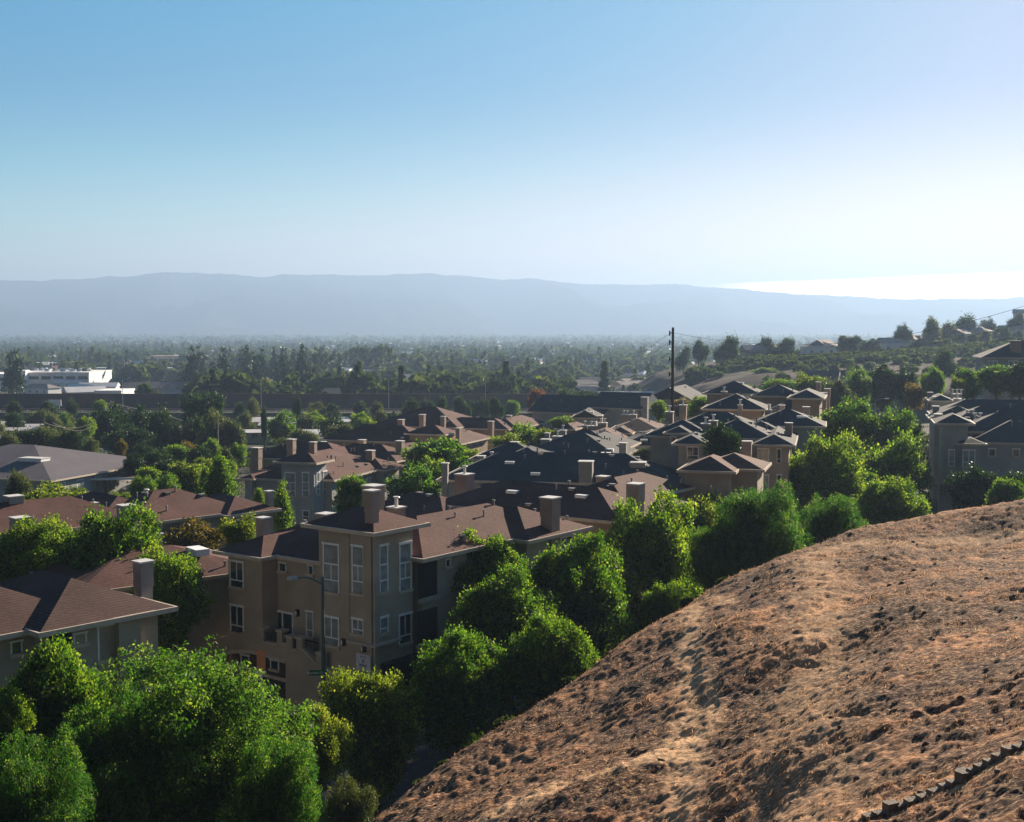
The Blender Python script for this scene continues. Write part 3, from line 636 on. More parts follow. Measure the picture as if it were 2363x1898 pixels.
    def zr(s, r, l, only=None):
        best = None
        for i, (r0, r1, l0, l1, zt, t, gb) in enumerate(s.blocks):
            if r0 <= r <= r1 and l0 <= l <= l1:
                d = [l - l0, l1 - l] if gb == 'r' else [r - r0, r1 - r] if gb == 'l' else [r - r0, r1 - r, l - l0, l1 - l]
                h = zt + min(d) * t
                if best is None or h > best: best = h
        return best
    def vent(s, i):
        r0, r1, l0, l1, zt, t, gb = s.blocks[i]; rn = s.rnd
        for _ in range(20):
            r = rn.uniform(r0 + .8, r1 - .8); l = rn.uniform(l0 + .7, min(l1 - .7, l0 + (l1 - l0) * .75)); z = s.zr(r, l)
            if z is None: continue
            mine = zt + (min(l - l0, l1 - l) if gb == 'r' else min(r - r0, r1 - r, l - l0, l1 - l)) * t
            if abs(z - mine) < .02: break
        else: return
        k = rn.random(); b = MB()
        if k < .66:
            h = rn.uniform(.22, .42); q = rn.uniform(.05, .08); b.tube((0,0,-.2), (0,0,h), q, q, 7); b.tube((0,0,h), (0,0,h+.08), q*1.7, q*1.5, 7); nm = 'vent_pipe'
        elif k < .94:
            b.quadbox(-.2,.2,-.16,.16,-.12,.11); b.quadbox(-.26,.26,-.22,.22,.113,.14); nm = 'roof_vent'
        else:
            b.quadbox(-.45,.45,-.32,.32,-.25,.10); nm = 'skylight'
        o = b.build(nm, MT['vent'] if nm != 'skylight' else MT['white'], s.root, s.P(r, l, z)); o.rotation_euler = (0, 0, -s.az)
    def chimney(s, px0, px1, pyt, D, down=4.0, flue=False, m=None, capk=1.0, ratio=1.0):
        """silhouette columns px0..px1, top row pyt, at distance D"""
        c = at_d((px0 + px1) / 2, pyt, D); th = s.az - math.atan2(c.x, c.y); w = (px1 - px0) * D / F / 1.1 / (abs(math.cos(th)) * 1 + abs(math.sin(th)) * ratio)
        rp = Vector((c.x, c.y, c.z)) - Vector((s.O.x, s.O.y, s.g)); h, q = w / 2, w / 2 * ratio
        b = MB(); b.quadbox(-h, h, -q, q, -down, 0); k = .035; b.quadbox(-h-k, h+k, -q-k, q+k, -1.15, 0.003)
        o = b.build('chimney', m or s.chm, s.root, rp); o.rotation_euler = (0, 0, -s.az)
        cb = MB(); cb.quadbox(-h-.10, h+.10, -q-.10, q+.10, .004, .09); cb.build('chimney_cap', MT['cap'], o)
        for i in range(int(flue)):
            x = (i - (int(flue) - 1) / 2) * .55; f = MB(); f.tube((x, 0, .09), (x, 0, .65), .11, .11, 8); f.tube((x, 0, .65), (x, 0, .72), .24, .2, 8); f.build('flue_pipe', MT['cap'], o)
        fb = MB(); 
        return o
    def window(s, side, a0, a1, z0, z1, off, style='std', proud=.05):
        """side 'R' on the facade l=off (a = r), 'L' on the facade r=off (a = l)"""
        w, h = abs(a1 - a0), abs(z1 - z0); c = (a0 + a1) / 2; zb = min(z0, z1)
        if side == 'R': loc = s.P(c, off, zb); rz = -s.az + math.pi / 2        # local x along r, local y out of the wall
        else: loc = s.P(off, c, zb); rz = -s.az
        # local frame: X along wall, Y outward
        if side == 'R': X, Y = s.u, -s.n
        else: X, Y = s.n * -1, -s.u
        Mx = Matrix(((X.x, Y.x, 0, 0), (X.y, Y.y, 0, 0), (0, 0, 1, 0), (0, 0, 0, 1)))
        f = MB(); t = .085 if w > .5 else .06
        for bx in ((-w/2-t, -w/2, 0, proud, 0, h), (w/2, w/2+t, 0, proud, 0, h), (-w/2-t-.05, w/2+t+.05, 0, proud+.03, h, h+t*1.5)): f.quadbox(*bx, Mx)
        if style in ('std', 'tall', 'curt'):
            f.quadbox(-w/2, w/2, 0, proud - .012, h*.24, h*.24 + t*.8, Mx)
            if w > .75: f.quadbox(-.03, .03, 0, proud - .02, h*.24 + t*.8, h if style != 'tall' else h*.58, Mx)
            if style == 'tall': f.quadbox(-w/2, w/2, 0, proud - .012, h*.58, h*.58 + t*.9, Mx)
        if style == 'door': f.quadbox(-.05, .05, 0, proud - .01, 0, h, Mx)
        o = f.build('window' if style != 'door' else 'sliding_door', MT['white'] if s.wallm != MT['stucco_brown'] else MT['trim'], s.root, loc)
        sl = MB(); sl.quadbox(-w/2-t-.08, w/2+t+.08, 0, proud + .09, -.16, -.004, Mx); sl.build('sill', MT['trim'], o)
        p = MB(); p.quadbox(-w/2, w/2, -.05, proud - .035, 0.002, h - .002, Mx)
        p.build('pane', MT[{'curt': 'curtain', 'tall': 'curtain', 'blue': 'blueglass'}.get(style, 'glass') if s.rnd.random() < .8 else 'curtain'], o)
        return o
    def wpx(s, side, x0, y0, x1, y1, off, style='std'):
        hit = s.hit_l if side == 'R' else s.hit_r
        a, za = hit(x0, (y0 + y1) / 2, off); b, _ = hit(x1, (y0 + y1) / 2, off); m = (x0 + x1) / 2
        zt = hit(m, y0, off)[1]; zb = hit(m, y1, off)[1]
        return s.window(side, a, b, zb, zt, off, style)
    def rows(s, side, a0, a1, off, zt, n, step=3.2, levels=2, dz=2.8, w=1.2, h=1.35):
        for k in range(levels):
            for i in range(n):
                a = a0 + (i + .5) * (a1 - a0) / n; s.window(side, a - w/2, a + w/2, zt - k*dz - h, zt - k*dz, off, s.rnd.choice(['std', 'std', 'curt']))
    def done(s):
        s.wall.build('wall', s.wallm, s.root); s.roof.build('roof', s.roofm, s.root); s.gut.build('gutter', MT['trim'], s.root)
        if s.trim.v: s.trim.build('trim_band', MT['trim'], s.root)
        return s.root

def local_box(bld, r0, r1, l0, l1, z0, z1): return (r0, r1, l0, l1, z0, z1, Matrix.Translation((0, 0, -bld.g)) @ bld.M)

# --- main building -------------------------------------------------
b = Bld('apartment_building', 'tan stucco corner building with square tower and small white sign, nearest of the complex', 37, (863, 1235), -11.2)
TZ = b.z
lT = b.len_l(699); rT = b.len_r(988)
b.block(0, rT, 0, lT, TZ, oh=.62, pitch=23)
lo = -13.15
lo2 = -13.5
b.block(.95, 9.2, 3.5, 12.4, lo2)                       # long low wing behind the balcony
b.block(-.28, 8.4, 8.75, 12.85, lo2, zb=-18.72)              # projecting bay at the left end
e1 = b.rl(at_z(960, 1290.6, lo)); e2 = b.rl(at_z(1358, 1219, lo))
b.block(rT - .75, e2[0] - .6, -.25, 7.6, lo, vents=7)
b.block(12.2, e2[0], -1.45, 7.2, lo, vents=2)
b.block(rT - .3, 8.2, 6.0, 13.5, lo - .1, vents=3)
WR, WL = .62, .62      # tower wall inset
# corner pilaster of the tower: recessed bays between the piers
b.trim.quadbox(*local_box(b, .30, 2.5, .28, .60, -17.55, -17.42)); b.trim.quadbox(*local_box(b, .30, .60, .62, 2.5, -17.55, -17.42))
for (x0, y0, x1, y1, st) in ((940,497,1042,838,'tall'),(1150,512,1222,848,'tall'),(943,1028,1042,1222,'std'),(1150,1042,1222,1142,'curt')):
    (X0, Y0), (X1, Y1) = c5(x0, y0), c5(x1, y1); b.wpx('L', X0, Y0, X1, Y1, WR, st)
for (x0, y0, x1, y1, st) in ((1342,505,1392,838,'tall'),(1488,490,1562,822,'tall'),(1345,1028,1395,1132,'curt'),(1485,1005,1565,1205,'std')):
    (X0, Y0), (X1, Y1) = c5(x0, y0), c5(x1, y1); b.wpx('R', X0, Y0, X1, Y1, WL, st)
# piers either side of the narrow windows
def pier(bl, side, x, y, off, w, zt, zb, d=.12):
    a, _ = (bl.hit_r if side == 'L' else bl.hit_l)(*c5(x, y), off)
    if side == 'L': bl.wall.quadbox(*local_box(bl, off - d, off + .01, a - w / 2, a + w / 2, zb, zt))
    else: bl.wall.quadbox(*local_box(bl, a - w / 2, a + w / 2, off - d, off + .01, zb, zt))
pier(b, 'L', 1260, 700, WR, .62, TZ - .05, -23.6); pier(b, 'R', 1312, 700, WL, .42, TZ - .05, -23.6)
pier(b, 'L', 1090, 700, WR, .75, TZ - .05, -17.0, .06)
# left wing windows
bw = -.28 + .56; rw = .95 + .56
for (x0, y0, x1, y1, st) in ((262,622,348,800,'std'),(265,945,350,1132,'std')):
    (X0, Y0), (X1, Y1) = c5(x0, y0), c5(x1, y1); b.wpx('L', X0, Y0, X1, Y1, bw, st)
for (x0, y0, x1, y1, st) in ((618,632,660,682,'small'),(830,650,858,706,'blue'),(570,990,708,1160,'door'),(815,985,858,1160,'std'),(490,632,528,690,'small'),(490,955,535,1015,'small')):
    (X0, Y0), (X1, Y1) = c5(x0, y0), c5(x1, y1); b.wpx('L', X0, Y0, X1, Y1, rw, st)
# garage storey in front of the recess: wall with an arched opening, balcony parapet and outer stair
fr = bw - .25
def F5(x, y, off=None): l, z = b.hit_r(*c5(x, y), fr if off is None else off); return b.P(fr if off is None else off, l, z)
arch = [(205,1300),(260,1287),(330,1281),(400,1285),(470,1298),(540,1318),(600,1338),(658,1358)]
outer = [(170,1650),(170,1170),(465,1105),(500,1105),(500,1208),(595,1208),(595,1122),(632,1122),(632,1215),(662,1215),(662,1170),(705,1170),(705,1262),(735,1262),(735,1178),(780,1178),(780,1275),(880,1385),(880,1290),(925,1290),(925,1420),(1010,1500),(1010,1720)]
front = MB(); off = Vector(b.u) * .42
loop = [F5(*p) for p in outer] + [F5(658, 1740)] + [F5(*p) for p in arch[::-1]] + [F5(205, 1720), F5(170, 1720)]
front.prism(loop, off); 
front.build('garage_front', b.wallm, b.root)
tr = MB(); q = Vector(b.u) * -.07
at_ = [F5(*p) for p in arch]; lowp = [p + Vector((0, 0, .20)) for p in at_]; tr.prism(at_ + lowp[::-1], q); 
for (x0, x1, y) in ((468,505,1105),(590,637,1122),(657,710,1165),(728,785,1174),(876,928,1284)):
    a, z = b.hit_r(*c5(x0, y), fr); a2, _ = b.hit_r(*c5(x1, y), fr); tr.quadbox(*local_box(b, fr - .08, fr + .5, a2, a, z - .02, z + .10))
for (x0, y0, x1, y1) in ((780,1268,882,1380),(928,1412,1010,1492)): 
    A, B = F5(x0, y0), F5(x1, y1); tr.prism([A, B, B + Vector((0,0,.14)), A + Vector((0,0,.14))], Vector(b.u) * .5 )
for (x0, x1, y) in ((498,600,1206),(630,665,1215),(703,738,1262)):
    a, z = b.hit_r(*c5(x0, y), fr); a2, _ = b.hit_r(*c5(x1, y), fr); tr.quadbox(*local_box(b, fr - .05, fr + .45, a2, a, z, z + .08))
tr.build('coping', MT['trim'], b.root)
# railings in the gaps
rl_ = MB()
for (x0, x1, y0, y1) in ((500,596,1135,1206),(632,662,1140,1214),(705,735,1180,1262),(780,880,1190,1290)):
    a, z0 = b.hit_r(*c5(x0, y0), fr); a2, z1 = b.hit_r(*c5(x1, y1), fr); z1 = b.hit_r(*c5(x0, y1), fr)[1]
    rl_ = MB(); rl_.quadbox(*local_box(b, fr + .18, fr + .22, a2, a, z0 - .05, z0)); n = max(3, int(abs(a - a2) / .11))
    for i in range(n + 1): t = a + (a2 - a) * i / n; rl_.quadbox(*local_box(b, fr + .19, fr + .21, t - .012, t + .012, z1, z0 - .05))
    rl_.build('balcony_railing', MT['dark'], b.root)
# garage recess wall, lintel, garage door with panes, two small vents windows
l0, _ = b.hit_r(*c5(205, 1400), fr); l1, _ = b.hit_r(*c5(660, 1400), fr)
dk = MB(); dk.quadbox(*local_box(b, fr + .75, fr + .9, l1 - .3, l0 + .3, -24, -18.78)); dk.build('garage_back_wall', MT['garage'], b.root)
for (x0, y0, x1, y1) in ((342,1302,392,1362),(556,1338,606,1398)):
    (X0, Y0), (X1, Y1) = c5(x0, y0), c5(x1, y1); b.wpx('L', X0, Y0, X1, Y1, fr + .75, 'small')
a, z = b.hit_r(*c5(400, 1412), fr + .7); a2, _ = b.hit_r(*c5(658, 1412), fr + .7)
m_ = MB(); m_.quadbox(*local_box(b, fr + .62, fr + .74, a2 - .2, l0 + .2, z - .14, z + .06)); m_.build('garage_lintel', MT['trim'], b.root)
gd = MB(); gd.quadbox(*local_box(b, fr + .70, fr + .74, a2 - .15, a - .05, -24, z - .15)); 
for k in range(4): gd.quadbox(*local_box(b, fr + .66, fr + .698, a2 - .1, a - .1, z - .6 - .55 * k - .5, z - .6 - .55 * k - .06))
gdo = gd.build('garage_door', MT['garage'], b.root)
for k in range(5):
    t = a2 + .1 + (a - a2 - .3) * k / 5; pn = MB(); pn.quadbox(*local_box(b, fr + .64, fr + .655, t, t + .32, z - .55, z - .22)); pn.build('door_pane', MT['glass'], gdo)
# lamps on the wall
for (x, y, o_) in ((752,990,rw),(1085,1202,WR),(1232,1248,WR - .12)):
    a, z = b.hit_r(*c5(x, y), o_); lm = MB(); lm.quadbox(*local_box(b, o_ - .16, o_, a - .11, a + .11, z - .2, z + .2)); o = lm.build('wall_lamp', MT['dark'], b.root)
    w_ = MB(); w_.quadbox(*local_box(b, o_ - .19, o_ - .163, a + .0, a + .08, z - .14, z + .12)); w_.build('lamp_glass', MT['white'], o)
# dark loggias on the right facade
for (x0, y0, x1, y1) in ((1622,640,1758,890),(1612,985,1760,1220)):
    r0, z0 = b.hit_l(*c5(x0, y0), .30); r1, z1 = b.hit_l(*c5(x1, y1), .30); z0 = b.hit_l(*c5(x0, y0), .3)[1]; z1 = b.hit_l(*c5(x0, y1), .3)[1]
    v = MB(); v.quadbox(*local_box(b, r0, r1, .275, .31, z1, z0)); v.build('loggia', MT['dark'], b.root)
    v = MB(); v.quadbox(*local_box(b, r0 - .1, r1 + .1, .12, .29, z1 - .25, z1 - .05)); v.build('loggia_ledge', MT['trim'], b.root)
(X0, Y0), (X1, Y1) = c5(1822, 605), c5(1848, 650); b.wpx('R', X0, Y0, X1, Y1, .30, 'small')
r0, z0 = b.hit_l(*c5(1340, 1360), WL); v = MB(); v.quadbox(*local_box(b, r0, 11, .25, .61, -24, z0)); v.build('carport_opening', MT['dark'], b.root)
r0, z0 = b.hit_l(*c6(1200, 655), -.9); r1, z1 = b.hit_l(*c6(1262, 700), -.9); b.window('R', r0, r1, z0 - 1.0, z0, -.9, 'std')
for a in ((1213,1380,72,73.5,0),(1228,1340,108,69.0,0),(1395,1530,228,78,1)):
    x0, y = c5(a[0], a[2]); x1, _ = c5(a[1], a[2]); b.chimney(x0, x1, y, a[3], 4.2, a[4])
x0, y = c5(443, 305); x1, _ = c5(542, 305); b.chimney(x0, x1, y, 76, 3.4)
x0, y = c5(878, 275); x1, _ = c5(1020, 275); b.chimney(x0, x1, y, 80, 3)
x0, y = c6(1065, 405); x1, _ = c6(1197, 405); b.chimney(x0, x1, y, 79.5, 4.2)
b.done()
# white notice on the tower wall
a0, zt = b.hit_r(*c5(1178, 1290), WR - .12); a1, _ = b.hit_r(*c5(1280, 1290), WR - .12); zb = b.hit_r(*c5(1230, 1412), WR - .12)[1]; zt = b.hit_r(*c5(1230, 1292), WR - .12)[1]
sw, sh = abs(a1 - a0), zt - zb; sc_ = (a0 + a1) / 2
pos = Vector((b.O.x, b.O.y, b.g)) + b.P(WR - .20, sc_, zb)
sg = empty('wall_sign', pos, 0); tag(sg, 'white lettered notice board on the tower wall of the tan corner building', 'sign')
Xd = b.n * -1; Mx = Matrix(((Xd.x, -b.u.x, 0, 0), (Xd.y, -b.u.y, 0, 0), (0, 0, 1, 0), (0, 0, 0, 1)))
pb = MB(); pb.quadbox(-sw/2, sw/2, -.05, 0, 0, sh, Mx); pb.build('board', MT['sign_white'], sg)
def text(name, body, size, parent, M, x, z, y=.012, m='ink', sx=1.0, align='CENTER'):
    cu = bpy.data.curves.new(name, 'FONT'); cu.body = body; cu.size = size; cu.align_x = align; cu.extrude = .004; cu.resolution_u = 3
    o = bpy.data.objects.new(name, cu); C.objects.link(o); bpy.context.view_layer.update()
    me = bpy.data.meshes.new_from_object(o.evaluated_get(bpy.context.evaluated_depsgraph_get())); bpy.data.objects.remove(o)
    T = M @ Matrix.Translation((x, y, z)) @ Matrix.Rotation(R(90), 4, 'X') @ Matrix.Scale(sx, 4, (1, 0, 0))
    # text faces the outward side: x to the right as seen from outside
    me.transform(T); me.materials.clear(); me.materials.append(MT[m]); return link(name, me, parent)
# x of the frame must run to the viewer's right: mirror check done by using Xd = -n (rightwards seen from the street)
for body, s_, zf in (('UP TO', .22, .80), ('8', .42, .50), ('WEEKS', .26, .27), ('FREE', .26, .06)): text('lettering', body, s_ * sh * .78, sg, Mx, 0, zf * sh, .012)
mainb = b

# --- helpers for the rest --------------------------------------------
def bld(label, az, near, z, **k): return Bld('apartment_building', label, az, near, z, **k)
def chs(b, conv, lst):
    for a in lst:
        x0, y = conv(a[0], a[2]); x1, _ = conv(a[1], a[2]); b.chimney(x0, x1, y, a[3], a[4] if len(a) > 4 else 3.5, a[5] if len(a) > 5 else 0)

# near-left building
b = bld('brown-roofed building at the left edge with a tall grey chimney at its right end', 41.5, c4(320, 1095), -12.75, wall='stucco_tan', roof='roof_dark', chim='chimg')
rt = b.len_r(387) - .75
b.block(0, 6.5, 0, 9.2, pitch=23); b.block(3.5, rt, .05, 6.6, pitch=22)
b.block(-16, 3.5, 1.0, 9.5, b.z - .05, pitch=23, vents=6)
chs(b, c4, [(1065, 1222, 512, 59, 8.5)])
(X0, Y0), (X1, Y1) = c4(790, 1020), c4(955, 1280); b.wpx('R', X0, Y0, X1, Y1, .6, 'std')
(X0, Y0), (X1, Y1) = c4(92, 1150), c4(165, 1240); b.wpx('R', X0, Y0, X1, Y1, 1.55, 'small')
(X0, Y0), (X1, Y1) = c4(595, 1085), c4(680, 1160); b.wpx('R', X0, Y0, X1, Y1, .6, 'small')
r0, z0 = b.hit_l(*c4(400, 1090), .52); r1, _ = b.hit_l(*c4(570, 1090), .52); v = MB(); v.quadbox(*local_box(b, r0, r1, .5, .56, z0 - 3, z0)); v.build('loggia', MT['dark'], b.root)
r0, z0 = b.hit_l(*c4(1045, 960), .55); r1, _ = b.hit_l(*c4(1072, 960), .55); v = MB(); v.quadbox(*local_box(b, r0, r1, .3, .56, -23, z0)); v.build('painted_corner_shade', MT['garage'], b.root)  # dark brown strip stands in for the shade at the corner
b.wall.quadbox(*local_box(b, rt - 1.6, rt - .5, .2, .9, -23.5, b.z - .05))
b.done()

# building between (skylight roof), left of main
b = bld('reddish roof with a white skylight, behind the left end of the tan corner building', 52, (515, 1330), -15.2)
b.block(-9, 3, 0, 9, vents=5, pitch=17); chs(b, c4, [(1265, 1300, 290, 88)])
sk = at_z(*c4(1578, 412), -13.9); o = MB().quadbox(-.8,.8,-.45,.45,-.3,.12).build('skylight', MT['white'], b.root, Vector((sk.x - b.O.x, sk.y - b.O.y, sk.z - b.g))); o.rotation_euler = (0, 0, -b.az)
b.done()

# brown roof left-centre
b = bld('long brown roof left of centre, chimney at its right tip, orange shrubs before it', 43, c1(1410, 1195), -14.7, wall='stucco_grey', chim='chimg')
rt = b.len_r(647); b.block(0, rt, 0, 7.6, vents=0); b.block(-7.5, 3, .9, 9.5, b.z + .05, vents=9); b.block(-4, rt - 1.5, 3.5, 11, b.z - .1)
chs(b, c1, [(1648, 1700, 1038, 101, 4)]); b.rows('R', -7, -1, 1.5, b.z - .5, 2); b.rows('R', 1, rt - 1.2, .6, b.z - .5, 2); b.done()
# dark roof behind left trees
b = bld('dark brown roof at the far left between two wide chimneys, trees before it', 46, c1(200, 1300), -14.6, chim='chimg')
b.block(-6, 9, 0, 8.5, vents=3); b.block(5.5, 12, 1.2, 12, b.z)
chs(b, c1, [(25, 145, 1068, 92, 5), (60, 190, 1202, 84, 3), (725, 845, 1125, 92, 4), (870, 955, 1078, 98, 4, 1), (540, 610, 1112, 97, 2.5)]); b.done()

# building C behind main
b = bld('dark brown hipped roof just behind the tan corner building, vents along its ridge', 34, c6(1560, 562), -13.5)
b.block(0, 8.2, 0, 16.5, vents=12); rt = b.len_r(1596); b.block(3, rt + .3, .5, 8.0, b.z + .02, vents=6); b.block(8, 19, 3.5, 10, b.z + .2, vents=4)
b.wallm = MT['stucco_brown']
chs(b, c6, [(1602, 1722, 318, 90, 4.5), (1415, 1505, 272, 104, 4), (535, 662, 258, 101, 5, 1)]); b.rows('R', 1, 9, .6, b.z - .6, 2); b.done()
b = bld('brown roof wing with thin flues between the tower and the grey roofs', 37, c6(480, 575), -14.4)
b.block(0, 7, 0, 10, vents=8); b.done()

# long slate roof D
b = bld('longest slate grey roof at centre, two wide chimneys above its eave', 10, (1566, 1122), -14.4, wall='stucco_grey', roof='roof_slate', chim='chimg')
ll = b.len_l(1008); b.block(0, 10.5, 0, ll, vents=22, pitch=23.5)
for (xa, xb) in ((700,910),(1105,1285)):
    la = b.len_l(c6(xa, 0)[0]); lb = b.len_l(c6(xb, 0)[0]); b.block(-1.0, 5, lb, la, b.z - .45, pitch=12)
b.rows('L', 1, ll - 1, .55, b.z - .5, 7)
chs(b, c6, [(1305, 1403, 178, 116, 4.5), (1628, 1730, 184, 118, 4), (455, 500, 190, 117, 4.5), (1450, 1505, 125, 128, 3)]); b.done()
b = bld('lighter grey gable rising behind the left half of the longest slate roof', 10, (1283, 1078), -14.0, wall='stucco_grey', roof='roof_slate', chim='chimg')
b.block(0, 9, 0, 7, b.z, pitch=23.5, vents=6); b.block(5, 12, 2, 10, b.z, pitch=23.5)
chs(b, c6, [(672, 728, 145, 132, 3), (728, 805, 158, 130, 3, 1), (815, 897, 132, 131, 3), (882, 938, 58, 138, 4)]); b.done()
# E row
b = bld('second slate grey roof from the front at centre with a pale right hip', 16, (1432, 1060), -14.6, wall='stucco_grey', roof='roof_slate', chim='chimg')
ll = b.len_l(1190); b.block(0, 10.5, 0, ll, vents=16, pitch=23.5); b.block(6, 18, 1, 8.5, b.z + .2, vents=4)
chs(b, c4b, [(985, 1068, 750, 134, 5), (808, 900, 848, 128, 2.5)]); b.done()
b = bld('pale grey hip with a row of vents, clustered pale chimneys at its left', 16, (1425, 1038), -14.6, wall='stucco_grey', roof='roof_slate', chim='chimg')
b.block(0, 8.5, 0, 9.5, pitch=23.5, vents=8)
chs(b, c4b, [(200, 318, 712, 152, 3), (318, 432, 682, 155, 3, 1), (392, 465, 622, 160, 4, 1), (245, 300, 650, 158, 3)]); b.done()
# F long
b = bld('long roof at centre turning from brown to slate with a pale blue window below', 8, (1566, 1032), -15.2, wall='stucco_grey', roof='roof_slate', chim='chimg')
ll = b.len_l(1325); b.block(0, 11, 0, ll * .55, vents=9, pitch=23.5); b.rows('L', 1, 8, .56, b.z - .5, 3); b.done()
b = bld('brown left continuation of the long roof at centre', 8, (1447, 1020), -15.2, wall='stucco_brown')
b.block(0, 11, 0, b.len_l(1335), vents=4, pitch=21); b.done()
b = bld('small brown pyramid-roofed tower among chimneys at centre', 20, c4b(545, 616), -14.3, wall='stucco_brown')
b.block(0, 7, 0, b.len_l(c4b(380, 0)[0]) + .5, pitch=25); b.done()
b = bld('broad brown roof behind the centre rows with a small lit hip', 12, (1532, 999), -14.8, wall='stucco_brown')
b.block(0, 11, 0, b.len_l(1400), pitch=21, vents=8); b.block(-3.5, 5, b.len_l(1465), b.len_l(1405), b.z, pitch=22, vents=3)
chs(b, c4b, [(615, 676, 575, 180, 3, 1), (676, 782, 578, 181, 3, 2), (778, 872, 548, 182, 3, 2), (770, 826, 478, 190, 4), (1005, 1098, 465, 210, 3, 2), (1098, 1165, 465, 210, 3, 1), (1315, 1440, 625, 172, 1.2)]); b.done()

# right pair I
b = bld('slate-roofed building right of centre, a dark tree at its left corner', 14, (1833.7, 1030.6), -11.1, wall='stucco_tan', roof='roof_slate', chim='chim')
ll = b.len_l(1735); rt = b.len_r(1863)
b.block(0, 15, 0, ll, vents=8, pitch=23); b.block(3, 10.5, 2, 9.5, b.z + .3, vents=6, pitch=23.5); b.block(6, 13, 8, 15, b.z + .1, vents=5); b.block(9, 16, .5, 7, b.z, vents=4); b.block(11, 18.5, 6, 13, b.z + .35, vents=5); b.block(15, 21, 1, 7.5, b.z - .1, vents=3)
chs(b, c3, [(640, 672, 770, 142, 3), (560, 590, 800, 138, 2.5, 1), (330, 372, 838, 132, 2.5), (385, 410, 768, 146, 2, 1)])
for (x0, y0, x1, y1, st) in ((510,1040,572,1130,'std'),(508,1202,570,1285,'curt')):
    (X0, Y0), (X1, Y1) = c3(x0, y0), c3(x1, y1); b.wpx('L', X0, Y0, X1, Y1, .56, st)
for (x0, y0, x1, y1, st) in ((628,1040,648,1120,'std'),(628,1200,650,1250,'std')):
    (X0, Y0), (X1, Y1) = c3(x0, y0), c3(x1, y1); b.wpx('L', X0, Y0, X1, Y1, .56, st)
chs(b, c3, [(678, 720, 880, 124, 4.5), (743, 788, 825, 134, 4.5), (787, 827, 780, 146, 4), (412, 470, 994, 112, 7), (205, 258, 866, 128, 2, 1), (155, 212, 884, 127, 2, 1)]); b.done()
b = bld('narrow bay building with a white-framed window and dark pyramid roof, right of centre', 14, (1631, 1028.5), -11.1, wall='stucco_tan', roof='roof_slate')
b.block(0, 9, 0, b.len_l(1551), pitch=24, vents=2)
(X0, Y0), (X1, Y1) = c4b(1668, 790), c4b(1770, 900); b.wpx('L', X0, Y0, X1, Y1, .56, 'std'); b.done()
b = bld('tall slate-roofed block behind the narrow bay with one small square window', 14, (1595, 1003), -10.6, wall='stucco_grey', roof='roof_slate')
b.block(0, 12, 0, b.len_l(1531), pitch=23, vents=2); b.block(4, 11, -6.5, 2.5, b.z + .2, pitch=23.5, vents=5); b.block(8, 15.5, -13, -5, b.z + .3, vents=6)
(X0, Y0), (X1, Y1) = c4b(1502, 690), c4b(1545, 728); b.wpx('L', X0, Y0, X1, Y1, .56, 'small')
chs(b, c4b, [(1445, 1530, 440, 132, 5.5, 1), (1585, 1662, 372, 140, 5, 1)]); b.done()
# J row behind right
b = bld('dark slate roof behind the right rows, twin brown chimneys at its left end', 14, c3(560, 800), -9.6, wall='stucco_brown', roof='roof_slate')
b.block(0, 8.5, 0, 7.5, pitch=23.5, vents=6); b.block(2.5, 11, 6, b.len_l(1664), b.z + .2, pitch=23.5, vents=5)
chs(b, c3, [(280, 316, 684, 176, 5, 1), (328, 366, 660, 180, 5, 1), (480, 532, 712, 176, 2, 1)]); b.done()
b = bld('brown-walled tower with slate pyramid roof and a tall chimney, right rows', 16, (1901, 922), -9.2, wall='stucco_brown', roof='roof_slate')
b.block(0, 10, 0, b.len_l(1817), pitch=23.5); b.block(2, 20, 1, 7, b.z - 1.6, pitch=23.5, vents=4); b.block(8, 15, 3, 10, b.z - .2, vents=4); b.block(11, 19, 9, 17, b.z - .1, vents=4)
chs(b, c3, [(866, 898, 626, 176, 4.5), (920, 956, 667, 182, 4), (848, 880, 740, 164, 5), (898, 935, 692, 178, 3)]); b.done()
# L small brown roof
b = bld('low brown pyramid roof over tan walls, below the white-framed windows right of centre', 17, c3(365, 1188), -11.9, wall='stucco_tan')
b.block(0, 6.5, 0, b.len_l(1563.7), pitch=23); b.block(2.2, 8.2, -2.1, 3.5, b.z, pitch=21)
b.done()

# far right building M with round turret
b = bld('grey stucco building at the right edge with a round-cornered turret and orange-lit window', 15, (2249, 981), -9.8, wall='stucco_grey', roof='roof_slate', chim='chimg')
lt = b.len_l(2158)
b.block(0, 6, 0, lt, pitch=24, wall=False); cyl = MB(); rc = lt / 2 - .55
cc = b.P(rc + .55, lt / 2, 0); cyl.tube((cc.x, cc.y, -.5), (cc.x, cc.y, b.z - b.g), rc, rc, 28); cyl.build('turret_wall', b.wallm, b.root)
b.wall.quadbox(*local_box(b, .56, 6, .56, lt / 2, b.g - .5, b.z - .03))
z2 = -11.75
b.block(-.9, 6, b.len_l(2275), lt * .42, z2, pitch=20); b.block(.6, 10, b.len_l(2480), .5, z2 + .05, pitch=23.5, vents=4)
b.block(3.6, 11.6, b.len_l(2600), 1.2, z2 + .9, pitch=23.5, vents=14); b.block(11, 19, b.len_l(2640), 2, z2 + 1.2, pitch=23.5, vents=12); b.block(18.4, 26.4, b.len_l(2640), 3, z2 + 1.5, pitch=23.5, vents=10); b.block(8, 15, -3.5, 2.6, z2 + 1.1, vents=3); b.block(15.5, 22, -3, 3.4, z2 + 1.35, vents=3)
wl = -.9 + .56
for (x0, y0, x1, y1, st) in ((1692,1045,1722,1140,'std'),(1780,1048,1848,1145,'curt'),(1688,1210,1722,1260,'small')):
    (X0, Y0), (X1, Y1) = c3(x0, y0), c3(x1, y1); b.wpx('L', X0, Y0, X1, Y1, wl, st)
